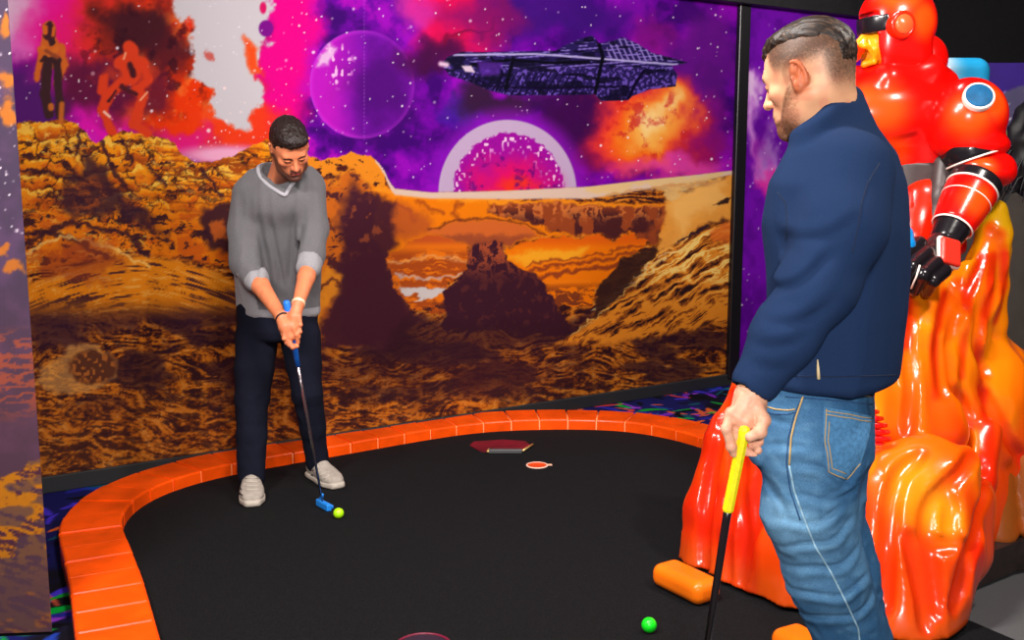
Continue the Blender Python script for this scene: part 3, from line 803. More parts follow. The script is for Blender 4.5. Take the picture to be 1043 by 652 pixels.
# floor: dark carpet with neon brush strokes
gx, gy = np.meshgrid(np.arange(-3.6, 3.0, .0105), np.arange(2.3, 7.9, .0105), indexing='ij')
A = Art(gx.ravel(), gy.ravel())
A.fill((16, 14, 26)); nbl = fbm(A.S * 3, A.T * 3, 3)
A.fill((24, 24, 92), sst(.45, .6, nbl))
r = np.random.RandomState(5); cols = [(46, 40, 190), (70, 50, 210), (40, 36, 150), (120, 40, 190), (150, 60, 210), (0, 170, 60), (20, 150, 50), (230, 100, 30), (220, 60, 60), (20, 80, 100), (10, 10, 16), (10, 10, 16), (30, 60, 160), (210, 90, 60)]
GX, GY = gx, gy
Cg = A.c.reshape(gx.shape + (3,))
for i in range(3400):
    cx = r.uniform(-3.6, 3.0); cy = r.uniform(2.3, 7.9); an = r.choice([.5, 2.2]) + r.normal(0, .35); ln = r.uniform(.06, .20); wd = r.uniform(.010, .030); col = np.array(cols[r.randint(len(cols))]) / 255
    i0 = max(int((cx + 3.6 - .2) / .0105), 0); i1 = int((cx + 3.6 + .2) / .0105) + 1; j0 = max(int((cy - 2.3 - .2) / .0105), 0); j1 = int((cy - 2.3 + .2) / .0105) + 1
    x = GX[i0:i1, j0:j1] - cx; y = GY[i0:i1, j0:j1] - cy
    if x.size == 0: continue
    u = x * math.cos(an) + y * math.sin(an); v = -x * math.sin(an) + y * math.cos(an) + r.uniform(-4, 4) * (u ** 2 - .002)
    d = np.hypot(np.maximum(np.abs(u) - ln / 2, 0), v) / (wd * (1.1 - .7 * np.abs(u) / (ln / 2 + wd)).clip(.2, 1))
    m = (1 - sst(.7, 1.2, d))[..., None]
    Cg[i0:i1, j0:j1] = Cg[i0:i1, j0:j1] * (1 - m) + col * m
pm = ((gx > 1.44) & (gy < 3.95))[..., None]; Cg = np.where(pm, np.array([100, 100, 102.]) / 255, Cg)
V = np.stack([gx.ravel(), gy.ravel(), np.zeros(gx.size)], 1)
nfl = len(V); Fg = grid_faces(*gx.shape)[:, :]
# surrounding plain carpet strips so the floor fills the room
x0, x1, y0, y1 = gx[0, 0], gx[-1, 0], gy[0, 0], gy[0, -1]
ex = [(-4.6, -1.6, 8.2, y0), (x1, y0, 8.2, 9.6), (-4.6, y0, x0, 9.6), (x0, y1, x1, 9.6)]
ev = []; ef = []
for a, b, c, d in ex:
    n = nfl + len(ev); ev += [(a, b, 0), (c, b, 0), (c, d, 0), (a, d, 0)]; ef.append((n, n + 1, n + 2, n + 3))
V = np.concatenate([V, np.array(ev)]); Fg = np.concatenate([Fg, np.array(ef)])
cc = np.concatenate([lin(Cg.reshape(-1, 3)) * .8, np.tile(lin(np.array([92, 92, 94]) / 255), (len(ev), 1))])
fl = mesh_obj('floor', V, Fg, mat('neon_carpet', rough=.95, spec=.1, attr='paint', noise=(300, .25), bump=(500, .3, .002)), colors=cc, smooth=False)
tag(fl, 'dark carpet floor with neon brush strokes', 'floor', kind='structure')

# ---------------------------------------------------------------- the putting green
inner_px = [(172, 700), (159, 652), (146, 606), (133, 572), (123, 548), (128, 534), (142, 520), (168, 506), (205, 494), (245, 485), (300, 475), (345, 467), (400, 457), (440, 450), (480, 444), (520, 441), (560, 440), (600, 440), (640, 442), (680, 449), (712, 458), (745, 470), (790, 492)]
ctrl = np.array([ground(x, y)[:2] for x, y in inner_px])
def resample(C, step, smooth=7):
    seg = np.linalg.norm(np.diff(C, axis=0), axis=1); L = np.concatenate([[0], np.cumsum(seg)])
    t = np.arange(0, L[-1], .01); Q = np.stack([np.interp(t, L, C[:, i]) for i in (0, 1)], 1)
    k = 25
    pad = np.concatenate([Q[:1] + (Q[:1] - Q[1:k + 1][::-1]), Q, Q[-1:] + (Q[-1:] - Q[-k - 1:-1][::-1])])
    ker = np.hanning(2 * k + 1); ker /= ker.sum()
    Q = np.stack([np.convolve(pad[:, i], ker, 'valid') for i in (0, 1)], 1)
    seg = np.linalg.norm(np.diff(Q, axis=0), axis=1); L = np.concatenate([[0], np.cumsum(seg)])
    t = np.arange(0, L[-1], step); Q = np.stack([np.interp(t, L, Q[:, i]) for i in (0, 1)], 1)
    return Q
edge = resample(ctrl, .02)
tan = np.gradient(edge, axis=0); tan /= np.linalg.norm(tan, axis=1)[:, None]
nor = np.stack([-tan[:, 1], tan[:, 0]], 1)         # outwards (left of travel)
# turf slab
poly = [tuple(p) for p in edge[::3]] + [(2.2, 4.4), (1.49, 3.24), (1.60, 3.05), (1.9, 2.0), (-.9, 2.0)]
M_turf = mat('black_turf', rgb(25, 25, 27), rough=1, spec=.08, noise=(260, .55), bump=(420, .8, .006))
# cups cut from the turf
def in_hole(x, y): return None
cup_a = ground(547, 477); cup_b = ground(432, 660); tray_c = ground(512, 459)
bm_turf = MB(); bm_turf.prism(poly, .0, .014)
turf = bm_turf.build('putting_turf', M_turf)
tag(turf, 'black putting turf inside the orange brick border', 'turf')

M_brick = mat('orange_glazed_brick', rgb(244, 80, 8), rough=.3, spec=.3, noise=(7, .22), bump=(40, .12, .004))
M_grout = mat('pale_orange_mortar', rgb(240, 148, 84), rough=.6)
BW, BH, BL = .235, .072, .158
n = len(edge); per = int(round(BL / .02))
idx = list(range(0, n - per, per))
# mortar bed under and between the bricks
V = []; Fm = []
for i in range(idx[0], idx[-1] + per + 1):
    i = min(i, n - 1)
    for (o_, z) in ((.010, .0), (.010, BH - .007), (BW - .012, BH - .007), (BW - .012, 0)):
        V.append((*(edge[i] + nor[i] * o_), z))
m_ = len(V) // 4
for i in range(m_ - 1):
    for k in range(3): a = i * 4 + k; Fm.append((a, a + 4, a + 5, a + 1))
border = empty('brick_border', (edge[0][0], edge[0][1], 0), 'curved border of glossy orange bricks with pale joints edging the black turf', 'brick border')
mo = mesh_obj('mortar', V, Fm, M_grout, border)
for bi, i in enumerate(idx):
    rr = np.random.RandomState(bi)
    sub = 5; g = .004 / .02
    fr = np.linspace(i + g, i + per - g, sub); fr[-1] = min(fr[-1], n - 1.001)
    Vb = []
    b = .009; dz = rr.uniform(-.002, .003)
    prof = [(0, 0), (0, BH - b), (b * .35, BH - b * .35), (b, BH), (BW - b, BH), (BW - b * .35, BH - b * .35), (BW, BH - b), (BW, 0)]
    secs = []
    for j, f in enumerate([fr[0] - 0, fr[0] + .12] + list(fr[1:-1]) + [fr[-1] - .12, fr[-1]]):
        k0 = int(f); t = f - k0; k1 = min(k0 + 1, n - 1); c = edge[k0] * (1 - t) + edge[k1] * t; nn = nor[k0] * (1 - t) + nor[k1] * t
        ins = .005 if j in (0, sub + 1) else 0
        secs.append([(*(c + nn * (o_ + (ins if o_ < BW / 2 else -ins))), max(z + (dz if z > .02 else 0) - (ins if z > .02 else 0), 0)) for o_, z in prof])
    np_ = len(prof); Vb = [v for s_ in secs for v in s_]; Fb = []
    for j in range(len(secs) - 1):
        for k in range(np_):
            k2 = (k + 1) % np_; Fb.append((j * np_ + k, (j + 1) * np_ + k, (j + 1) * np_ + k2, j * np_ + k2))
    Fb += [tuple(range(np_))[::-1], tuple((len(secs) - 1) * np_ + k for k in range(np_))][::1]
    Vb = [(x, y, z + .0006) for x, y, z in Vb]
    o = mesh_obj('brick', Vb, [f[::-1] for f in Fb], M_brick, border, smooth=False)

# cup with an orange rim
def cup(c, r, zt, label, group=None, rimcol=(240, 110, 70)):
    e = empty('golf_cup', (c[0], c[1], zt), label, 'golf cup', group)
    mb = MB().lathe([(r * .86, .0015), (r * .86, .004), (r, .004), (r * 1.02, .0015), (r * 1.02, .0005)], 40, (c[0], c[1], zt)); mb.build('rim', mat('cup_rim', rgb(*rimcol), rough=.25), e, True)
    mb = MB().lathe([(r * .86, .003), (r * .84, .0006), (r * .5, .0003), (.0005, .0002)], 40, (c[0], c[1], zt)); mb.build('liner', mat('cup_liner', rgb(226, 70, 20), rough=.35), e, True)
    return e
e = cup(cup_a, .054, .0142, 'small golf cup with a pale rim and orange liner at the far side of turf', rimcol=(246, 200, 180))
mb = MB().box((cup_a[0] + .062, cup_a[1] + .004, .0165), (.026, .02, .004), None, .001); mb.build('tab', mat('rim_tab', rgb(244, 190, 160), rough=.3), e)
cb = ground(431, 663)
e = empty('turf_ring', (cb[0], cb[1], .0142), 'thin dark red ring set in the turf at the bottom edge', 'ring')
mb = MB().lathe([(.082, .0005), (.082, .004), (.086, .006), (.090, .004), (.090, .0005)], 56, (cb[0], cb[1], .0142)); mb.build('rim', mat('red_ring', rgb(110, 16, 46), rough=.4), e, True)
mb = MB().lathe([(.082, .001), (.0005, .001)], 56, (cb[0], cb[1], .0142)); mb.build('cover', mat('purple_black', rgb(34, 18, 36), rough=.6), e, True)
# ball ramp: dark red hexagonal plate with a metal lip
e = empty('target_ramp', tray_c, 'low dark red target plate with grey metal lip at the far turf edge', 'golf target')
tc_ = tray_c
hexp = [(-.155, .11), (-.175, .04), (-.12, -.07), (-.07, -.095), (.10, -.095), (.15, .03), (.12, .12), (0, .15)]
mb = MB().prism([(tc_[0] + x, tc_[1] + y) for x, y in hexp], .0142, .020); mb.build('plate', mat('dark_red_plate', rgb(104, 8, 30), rough=.5, noise=(12, .4)), e)
mb = MB().box((tc_[0] + .015, tc_[1] - .102, .026), (.175, .03, .022), None, .004); mb.build('lip', mat('grey_metal', rgb(120, 120, 122), rough=.35, metal=.7), e)
mb = MB().tube([(tc_[0] + .105, tc_[1] - .095, .026), (tc_[0] + .16, tc_[1] + .03, .026)], .006, 10); ms = mat('brass_strip', rgb(226, 190, 120), rough=.3, metal=.6); mb.build('edge_strip', ms, e, True); mb = MB().tube([(tc_[0] - .076, tc_[1] - .115, .026), (tc_[0] - .07, tc_[1] - .08, .03)], .007, 10); mb.build('end_cap', ms, e, True)

# golf balls: dimpled spheres
def golf_ball(c, r, col, label):
    me_v = []; N_ = 46
    for i in range(N_ + 1):
        th = math.pi * i / N_
        for j in range(2 * N_): ph = math.pi * j / N_; me_v.append((math.sin(th) * math.cos(ph), math.sin(th) * math.sin(ph), math.cos(th)))
    V = np.array(me_v); k = np.arange(120) + .5; ph = np.arccos(1 - 2 * k / 120); g = math.pi * (1 + 5 ** .5) * k
    D = np.stack([np.cos(g) * np.sin(ph), np.sin(g) * np.sin(ph), np.cos(ph)], 1)
    a = np.arccos(np.clip((V @ D.T).max(1), -1, 1)); V = V * (1 - .03 * (1 - sst(.0, .13, a)))[:, None] * r + np.array([c[0], c[1], c[2] + r])
    Fb = []
    for i in range(N_):
        for j in range(2 * N_): j2 = (j + 1) % (2 * N_); Fb.append((i * 2 * N_ + j, (i + 1) * 2 * N_ + j, (i + 1) * 2 * N_ + j2, i * 2 * N_ + j2))
    o = mesh_obj('golf_ball', V, np.array(Fb), mat('ball_' + str(col[0]), rgb(*col), rough=.3, noise=(3, .05)))
    return tag(o, label, 'golf ball')
ga = ground(345, 528, .014); golf_ball(ga, .0225, (176, 240, 20), 'yellow-green golf ball beside the blue putter head')
gb = ground(661, 644, .014); golf_ball(gb, .0245, (20, 226, 36), 'bright green golf ball alone on the turf near the statue foot')
# ================================================================ people: shared sculpting helpers
from mathutils.bvhtree import BVHTree

def frame(fwd, up):
    """columns: person's right, forward, up"""
    f = np.array(fwd, float); f /= np.linalg.norm(f); u = np.array(up, float); u = u - f * (u @ f); u /= np.linalg.norm(u)
    return np.stack([np.cross(f, u), f, u], 1)

def sculpt_head(o, M, s, h, neck_to, neck_r=.056, neck_r2=.062, ears=(1, 1), jaw=1.0, beard=0.0):
    """a head: o centre between the ears at eye height; returns skin mesh and the local mapping"""
    o = np.array(o, float)
    L = lambda x, y, z: o + M @ (np.array([x, y, z]) * s)
    c = Clay(np.minimum(o - .17 * s, np.array(neck_to) - .08), np.maximum(o + .17 * s, np.array(neck_to) + .08), h)
    R3 = lambda a, b, d: (a * s, b * s, d * s)
    c.ell(L(0, -.018, .034), R3(.077, .100, .088), M, 0)
    c.ell(L(0, .012, .030), R3(.068, .078, .074), M, .02 * s)
    c.ell(L(0, .022, -.030), R3(.060, .066, .078), M, .03 * s)
    for e in (-1, 1):
        c.cone(L(e * .056, -.012, -.045), L(e * .044, .030, -.082), .018 * s * jaw, .016 * s * jaw, .03 * s)
        c.cone(L(e * .044, .030, -.082), L(e * .010, .074, -.100), .016 * s * jaw, .016 * s * jaw, .03 * s)
        c.ell(L(e * .042, .058, -.018), R3(.022, .020, .017), M, .02 * s)
    c.ell(L(0, .080, -.099), R3(.021, .017, .017), M, .015 * s)
    c.cone(L(-.034, .076, .024), L(.034, .076, .024), .0125 * s, .0125 * s, .018 * s)
    c.ell(L(0, .078, -.062), R3(.030, .018, .026), M, .02 * s)
    for e in (-1, 1):
        c.ell(L(e * .031, .094, .004), R3(.018, .012, .011), M, .012 * s, 's')
        c.ell(L(e * .031, .0765, .003), R3(.0125, .0125, .0115), M, .002 * s)
        c.cone(L(e * .018, .090, .0065), L(e * .044, .083, .0075), .0022 * s, .002 * s, .004 * s)
        c.cone(L(e * .018, .089, -.002), L(e * .044, .083, -.001), .0018 * s, .0018 * s, .004 * s)
    c.cone(L(0, .086, .016), L(0, .1085, -.026), .0075 * s, .0105 * s, .010 * s)
    c.ell(L(0, .110, -.029), R3(.0105, .0105, .0095), M, .006 * s)
    for e in (-1, 1): c.ell(L(e * .012, .098, -.031), R3(.0075, .010, .0075), M, .006 * s)
    for e in (-1, 1): c.ell(L(e * .0065, .103, -.039), R3(.0034, .005, .003), M, .003 * s, 's')
    c.cone(L(-.019, .0885, -.0605), L(0, .0955, -.0575), .0045 * s, .006 * s, .006 * s); c.cone(L(.019, .0885, -.0605), L(0, .0955, -.0575), .0045 * s, .006 * s, .006 * s)
    c.cone(L(-.015, .0885, -.0715), L(.015, .0885, -.0715), .0055 * s, .0055 * s, .006 * s); c.ell(L(0, .093, -.071), R3(.013, .005, .006), M, .004 * s)
    c.cone(L(-.022, .0955, -.0655), L(.022, .0955, -.0655), .0018 * s, .0018 * s, .003 * s, 's')
    c.ell(L(0, .097, -.083), R3(.018, .008, .005), M, .008 * s, 's')
    for e, on in zip((-1, 1), ears):
        if not on: continue
        er = []
        for t, r in zip(np.linspace(-150, 100, 12), np.linspace(1, 1, 12)):
            a = math.radians(t); er.append(L(e * (.082 + .004 * math.sin(a)), -.014 - .0165 * math.cos(a + .2), .004 + .027 * math.sin(a)))
        c.ell(L(e * .076, -.010, .000), R3(.008, .016, .027), M, .008 * s)
        c.chain(er, [.0042 * s] * 12, .003 * s)
        c.ell(L(e * .080, -.008, -.026), R3(.005, .008, .009), M, .006 * s)
        c.ell(L(e * .091, -.004, -.004), R3(.013, .009, .015), M, .004 * s, 's')
        c.chain([L(e * .083, -.020, .016), L(e * .083, -.018, -.002), L(e * .083, -.010, -.016)], [.003 * s] * 3, .003 * s)
        c.ell(L(e * .080, .002, -.004), R3(.004, .004, .006), M, .003 * s)
    # neck
    c.cone(L(0, -.030, -.040), np.array(neck_to), neck_r, neck_r2, .035 * s)
    for e in (-1, 1): c.cone(L(e * .052, -.025, -.045), np.array(neck_to) + M @ np.array([e * .018, .055, 0]), .014 * s, .012 * s, .02 * s)
    if beard:
        def bd(X, Y, Z):
            x, y, z = [((X - o[0]) * M[0, i] + (Y - o[1]) * M[1, i] + (Z - o[2]) * M[2, i]) / s for i in range(3)]
            m = beard_mask(x, y, z)
            return -m * beard * (.4 + .9 * vn3(x * 420, y * 420, z * 300))
        c.field(bd)
    V, Q = c.skin(); V = shrink(V, Q, 2)
    return V, Q

def tolocal(V, o, M, s): return ((V - np.array(o)) @ M) / s

def beard_mask(x, y, z):
    up = sst(-.034, -.052, z + .35 * np.maximum(.045 - y, 0) * 0) * sst(.015, .035, y)
    side = sst(.032, .018, np.abs(y - .012 - (-.03 - z) * .75)) * sst(-.005, -.02, z) * (np.abs(x) > .035)
    jawl = sst(-.066, -.080, z - .35 * np.maximum(.05 - y, 0)) * sst(-.005, .02, y)
    m = np.maximum(np.maximum(up * .0, side), jawl)
    must = sst(.028, .020, np.abs(x)) * sst(-.040, -.046, z) * sst(.075, .085, y)
    m = np.maximum(m, must)
    lips = sst(.020, .014, np.abs(x)) * sst(.012, .007, np.abs(z + .066)) * (y > .08)
    return np.clip(m * (1 - lips), 0, 1)

def finger(c, pts, r0, r1, k=.004):
    n = len(pts); c.chain(pts, list(np.linspace(r0, r1, n)), k)
    for p in pts[1:-1]: c.ell(p, (r0 * 1.03,) * 3, None, .003)

def surf_points(bvh, P):
    """points of the surface met by the sight lines through photo positions"""
    out = []
    for x, y in P:
        r = ray(x, y); r = r / np.linalg.norm(r)
        hit = bvh.ray_cast(Vector((0, 0, CAM_H)), Vector(r))
        out.append((np.array(hit[0]), np.array(hit[1])) if hit[0] is not None else None)
    return out

def dense(P, step):
    P = np.array(P, float); out = [P[0]]
    for a, b in zip(P[:-1], P[1:]):
        n = max(int(np.linalg.norm(b - a) / step), 1)
        out += [a + (b - a) * t for t in np.linspace(0, 1, n + 1)[1:]]
    return np.array(out)

def seam(name, bvh, P, r, m, parent, step=4, lift=.3, dash=None):
    """a raised line of stitching lying on the surface"""
    pts = [q[0] + q[1] * r * lift for q in surf_points(bvh, dense(P, step)) if q is not None]
    mb = MB()
    if len(pts) > 1: mb.tube(pts, r, 6)
    return mb.build(name, m, parent, True) if len(pts) > 1 else None

def patch(name, bvh, poly, m, parent, th=.004, step=2.5, sink=.004, warp=None):
    """a patch of cloth of its own thickness lying on the surface inside an outline"""
    poly = np.array(poly, float); x0, y0 = poly.min(0); x1, y1 = poly.max(0)
    nx = int((x1 - x0) / step) + 1; ny = int((y1 - y0) / step) + 1
    # rows between left and right boundary for a clean edge
    rows = []
    for j in range(ny + 1):
        y = y0 + (y1 - y0) * (j + .001) / (ny + .002); xs = []
        for i in range(len(poly)):
            (ax, ay), (bx, by) = poly[i], poly[(i + 1) % len(poly)]
            if (ay > y) != (by > y): xs.append(ax + (bx - ax) * (y - ay) / (by - ay))
        if len(xs) >= 2: rows.append([(x, y) for x in np.linspace(min(xs), max(xs), nx)])
    T = []; 
    for r_ in rows:
        s_ = surf_points(bvh, r_)
        last = next((q for q in s_ if q is not None), None)
        line = []
        for q in s_:
            if q is None: q = last
            last = q; line.append(q)
        T.append(line)
    nr = len(T); V = []
    for side in (1, 0):
        for line in T:
            for p, n in line: V.append(p + n * (th if side else -sink))
    F = []; N1 = nr * nx
    for j in range(nr - 1):
        for i in range(nx - 1):
            a = j * nx + i; q = (a, a + 1, a + nx + 1, a + nx)
            F.append(q[::-1]); F.append(tuple(k + N1 for k in q))
    bd = [i for i in range(nx)] + [j * nx + nx - 1 for j in range(1, nr)] + [(nr - 1) * nx + i for i in range(nx - 2, -1, -1)] + [j * nx for j in range(nr - 2, 0, -1)]
    for a, b in zip(bd, bd[1:] + bd[:1]): F.append((a, b, b + N1, a + N1))
    return mesh_obj(name, V, F, m, parent)

def folds(sx, sy, sz, amp, seed=0.0, M=None):
    """cloth folds: ridged noise stretched along one direction"""
    M = np.eye(3) if M is None else M
    def f(X, Y, Z):
        a = X * M[0, 0] + Y * M[1, 0] + Z * M[2, 0]; b = X * M[0, 1] + Y * M[1, 1] + Z * M[2, 1]; c = X * M[0, 2] + Y * M[1, 2] + Z * M[2, 2]
        a, b, c = np.broadcast_arrays(a, b, c)
        n = vn3(a * sx + 40 + seed, b * sy + 40 + seed, c * sz + 40 + seed)
        n2 = vn3(a * sx * 2.1 + 10 + seed, b * sy * 2.1 + 20, c * sz * 2.1 + seed)
        return amp * (np.abs(2 * n - 1) * 1.4 + .5 * n2 - .9)
    return f
# ================================================================ the player in the grey sweater
SKIN_A = np.array([206, 122, 84.]) / 255
def person_a():
    base = ground(285, 497)
    hd_o = at(295.5, 151, 4.40); hs = .97
    # head bowed, turned to his left and down
    fwd = np.array([.34, -.62, -.62]); up = np.array([.10, -.58, .80])
    M = frame(fwd, up)
    neck_to = at(281, 196, 4.60)
    HV, HQ = sculpt_head(hd_o, M, hs, .0035, neck_to, .050, .056)
    hl = tolocal(HV, hd_o, M, hs); x, y, z = hl.T
    hc = np.tile(SKIN_A, (len(HV), 1))
    def tint(c, col, m): return c * (1 - m[:, None]) + np.array(col) / 255.0 * m[:, None]
    hc = tint(hc, (176, 92, 70), .6 * sst(.05, .09, y) * sst(.03, .012, np.abs(x)) * sst(-.01, -.03, z))
    hc = tint(hc, (170, 84, 76), sst(.022, .016, np.abs(x)) * sst(.0125, .008, np.abs(z + .066)) * (y > .082))
    brow = sst(.007, .004, np.abs(z - .021 + .25 * (np.abs(x) - .03) ** 2 * 60)) * sst(.050, .044, np.abs(x)) * sst(.010, .014, np.abs(x)) * (y > .06)
    hc = tint(hc, (44, 26, 20), brow * .95)
    eye = sst(.0036, .002, np.abs(z - .0015)) * sst(.014, .012, np.abs(np.abs(x) - .031)) * (y > .07)
    hc = tint(hc, (40, 22, 18), eye * .9)
    stub = beard_mask(x, y, z)
    hc = tint(hc, (60, 36, 30), .75 * stub)
    # hands on the grip: lower hand (his right) and upper hand
    def Pp(px, py, Y): return at(px, py, Y)
    c = Clay(Pp(245, 375, 4.1) - .02, Pp(335, 255, 4.55) + .04, .0032)
    el_r = Pp(250, 268, 4.50); wr_r = Pp(286, 322, 4.20)
    el_l = Pp(318, 262, 4.47); wr_l = Pp(304, 309, 4.22)
    g0 = Pp(292, 309, 4.20); g1 = Pp(303.5, 372, 4.215)      # grip line
    c.chain([el_r, el_r * .55 + wr_r * .45, wr_r], [.043, .039, .025], .01)
    c.chain([el_l, el_l * .55 + wr_l * .45, wr_l], [.041, .037, .025], .01)
    # his right hand, lower: back of the hand towards the viewer-left, fingers curling round the grip
    kn = Pp(292, 340, 4.168)
    c.cone(wr_r, Pp(291, 333, 4.175), .025, .029, .012); c.cone(Pp(291, 333, 4.175), Pp(295, 343, 4.17), .027, .022, .01)
    fr = [[(288, 340), (292, 349), (299, 352)], [(291, 343), (295, 351.5), (301, 352)], [(294, 346), (298, 354), (303, 353)], [(290, 336), (289.5, 345), (296, 350)]]
    for i, f in enumerate(fr):
        yy = [4.165, 4.16, 4.175]; finger(c, [Pp(a, b, Y - .003 * i) for (a, b), Y in zip(f, yy)], .0095, .0075)
    finger(c, [Pp(297, 332, 4.165), Pp(302, 341, 4.165), Pp(303.5, 349, 4.175)], .010, .0085)
    # his left hand, upper, wrapped from the other side
    c.cone(wr_l, Pp(300, 323, 4.19), .024, .027, .012); c.cone(Pp(300, 323, 4.19), Pp(299, 333, 4.175), .025, .020, .01)
    for i, f in enumerate([[(305, 322), (306, 331), (304, 336)], [(304, 328), (305.5, 338), (303.5, 343)], [(301, 331), (304, 343), (303, 348)], [(297, 328), (296, 336), (298, 341)]]):
        finger(c, [Pp(a, b, Y) for (a, b), Y in zip(f, [4.178, 4.172, 4.19])], .0092, .0075)
    finger(c, [Pp(293, 318, 4.20), Pp(291, 325, 4.185), Pp(294, 333, 4.175)], .010, .0085)
    c.field(lambda X, Y, Z: .0008 * (vn3(X * 300, Y * 300, Z * 300) - .5))
    AV, AQ = c.skin(); AV = shrink(AV, AQ, 2)
    # rest of the body under the clothes, one figure down to the feet
    sh_r = Pp(251, 199, 4.60); sh_l = Pp(320, 191, 4.58); pel = Pp(283, 326, 4.74)
    kr = Pp(257, 405, 4.66); kl = Pp(313, 400, 4.68); FEET = {}
    for k_, h_, t_ in ((-1, ground(256, 494), ground(257.5, 521)), (1, ground(304, 480), ground(346, 502))):
        d_ = (t_ - h_) / np.linalg.norm(t_ - h_); t_ = t_ + [0, 0, .0145]; FEET[k_] = (t_ - d_ * .285, t_, d_)
    ar_ = FEET[-1][0] + FEET[-1][2] * .07 + [0, 0, .09]; al = FEET[1][0] + FEET[1][2] * .07 + [0, 0, .09]
    TOE = {k_: FEET[k_][1] + [0, 0, .03] for k_ in FEET}
    c = Clay(base + [-.45, -.30, -.02], [base[0] + .45, base[1] + .55, 1.72], .007)
    c.chain([neck_to + [0, 0, .03], (sh_r + sh_l) / 2 + [0, 0, -.06], pel], [.050, .085, .085], .04)
    c.cone(sh_r, sh_l, .042, .042, .03); c.ell(Pp(284, 190, 4.565), (.066, .048, .055), None, .02)
    c.chain([sh_r, el_r + [0, .02, .02], el_r], [.036, .034, .034], .02); c.chain([sh_l, el_l + [0, .02, .02], el_l], [.036, .034, .032], .02)
    for kx, an, e in ((kr, ar_, -1), (kl, al, 1)):
        c.chain([pel + [e * .08, 0, -.02], kx, an], [.062, .045, .032], .03)
        c.chain([an, an + (TOE[e] - an) * .3 + [0, 0, -.03], TOE[e] + (an - TOE[e]) * .25 * np.array([1, 1, 0])], [.030, .022, .014], .008)
    BV, BQ = c.skin()
    BV, BQ = join((HV, HQ), (AV, AQ), (BV, BQ))
    cc = np.tile(SKIN_A * np.array([.98, .96, .94]), (len(BV), 1)); cc[:len(HV)] = hc
    n1 = len(HV); n2 = n1 + len(AV)
    cc[n1:n2] *= (1 + .10 * (vn3(AV[:, 0] * 60, AV[:, 1] * 60, AV[:, 2] * 60) - .5))[:, None]
    e = empty('person', base, 'person in grey sweater and dark trousers, head bowed, gripping a blue putter with both hands', 'person')
    mesh_obj('body', BV, BQ, mat('skin_a', rough=.5, attr='paint', spec=.4, sss=.06), e, colors=lin(cc))
    # hair
    o = hd_o; L = lambda a, b, d: o + M @ (np.array([a, b, d]) * hs)
    c = Clay(o - .16, o + .17, .003)
    c.ell(L(0, -.020, .044), (.081 * hs, .102 * hs, .091 * hs), M, 0)
    c.ell(L(0, .030, .092), (.062 * hs, .060 * hs, .034 * hs), M, .02)
    c.ell(L(-.012, .060, .088), (.052 * hs, .034 * hs, .026 * hs), M, .015)
    # carve the face and sides
    c.box(L(0, .115, -.022), (.12, .060, .085), M @ np.array([[1, 0, 0], [0, math.cos(.18), -math.sin(.18)], [0, math.sin(.18), math.cos(.18)]]), .02, .012, 's')
    c.box(L(0, 0, -.102), (.13, .16, .068), M, .02, .02, 's')
    for s_ in (-1, 1): c.ell(L(s_ * .088, .000, -.012), (.022, .030, .040), M, .01, 's')
    def strands(X, Y, Z):
        a, b, d = [((X - o[0]) * M[0, i] + (Y - o[1]) * M[1, i] + (Z - o[2]) * M[2, i]) for i in range(3)]
        r = np.sqrt(a * a + b * b) + 0 * d
        return -.006 * (vn3(a * 110 + 30, b * 70 + 30 + 0 * d, d * 90 + 30) - .45) - .004 * (vn3(a * 260 + 9, b * 160 + 9, d * 160 + 9) - .5)
    c.field(strands)
    V, Q = c.skin()
    m_hair = mat('dark_brown_hair', rgb(30, 19, 17), rough=.5, spec=.3, noise=(160, .5), bump=(260, .6, .004))
    mesh_obj('hair', V, Q, m_hair, e)
    # sweater
    c = Clay(base + [-.40, -.42, .70], [base[0] + .42, base[1] + .45, 1.62], .0048)
    cz = lambda px, py, Y: Pp(px, py, Y)
    Zs = [(284, 322, 4.735), (283, 300, 4.73), (283, 270, 4.70), (283, 240, 4.66), (284, 215, 4.62), (285, 197, 4.60), (284, 186, 4.595)]
    O = np.array([cz(*q) for q in Zs])
    T = O[::1, 2]; 
    c.loft(T, O[:, :2], [.186, .190, .196, .200, .196, .150, .085], [.118, .122, .126, .130, .125, .100, .075], None, (0, 0, 0), .0, cap=.25)
    c.chain([sh_r + [.015, 0, 0], Pp(249, 236, 4.57), el_r + [-.003, 0, 0], el_r * .66 + wr_r * .34], [.074, .068, .058, .052], .025)
    c.chain([sh_l + [-.015, 0, .0], Pp(319, 232, 4.56), el_l + [-.003, 0, .01], el_l * .76 + wr_l * .24], [.068, .060, .052, .047], .025)
    c.cone(Pp(260, 186, 4.60), Pp(311, 181, 4.59), .046, .046, .05); c.cone(Pp(272, 180, 4.605), Pp(298, 178, 4.60), .050, .050, .05); c.ell(Pp(285, 204, 4.545), (.13, .07, .09), None, .05)
    LOOP = [Pp(*q) for q in [(261, 170, 4.62), (263, 178, 4.56), (269, 187, 4.515), (279, 194, 4.485), (288, 199, 4.470), (292, 203, 4.462), (296, 197, 4.472), (304, 190, 4.50), (311, 181, 4.55), (312, 173, 4.62), (300, 167, 4.68), (280, 164, 4.70)]]
    LOOP = LOOP + [LOOP[0]]
    lc = np.mean(LOOP[:-1], axis=0)
    UV, UQ = c.skin()
    c.cone(neck_to + [.006, -.026, .10], neck_to + [.006, -.040, -.012], .062, .058, .006, 's')
    c.field(folds(9, 9, 4.5, .008, 1.0)); c.field(folds(22, 22, 9, .0028, 5.0))
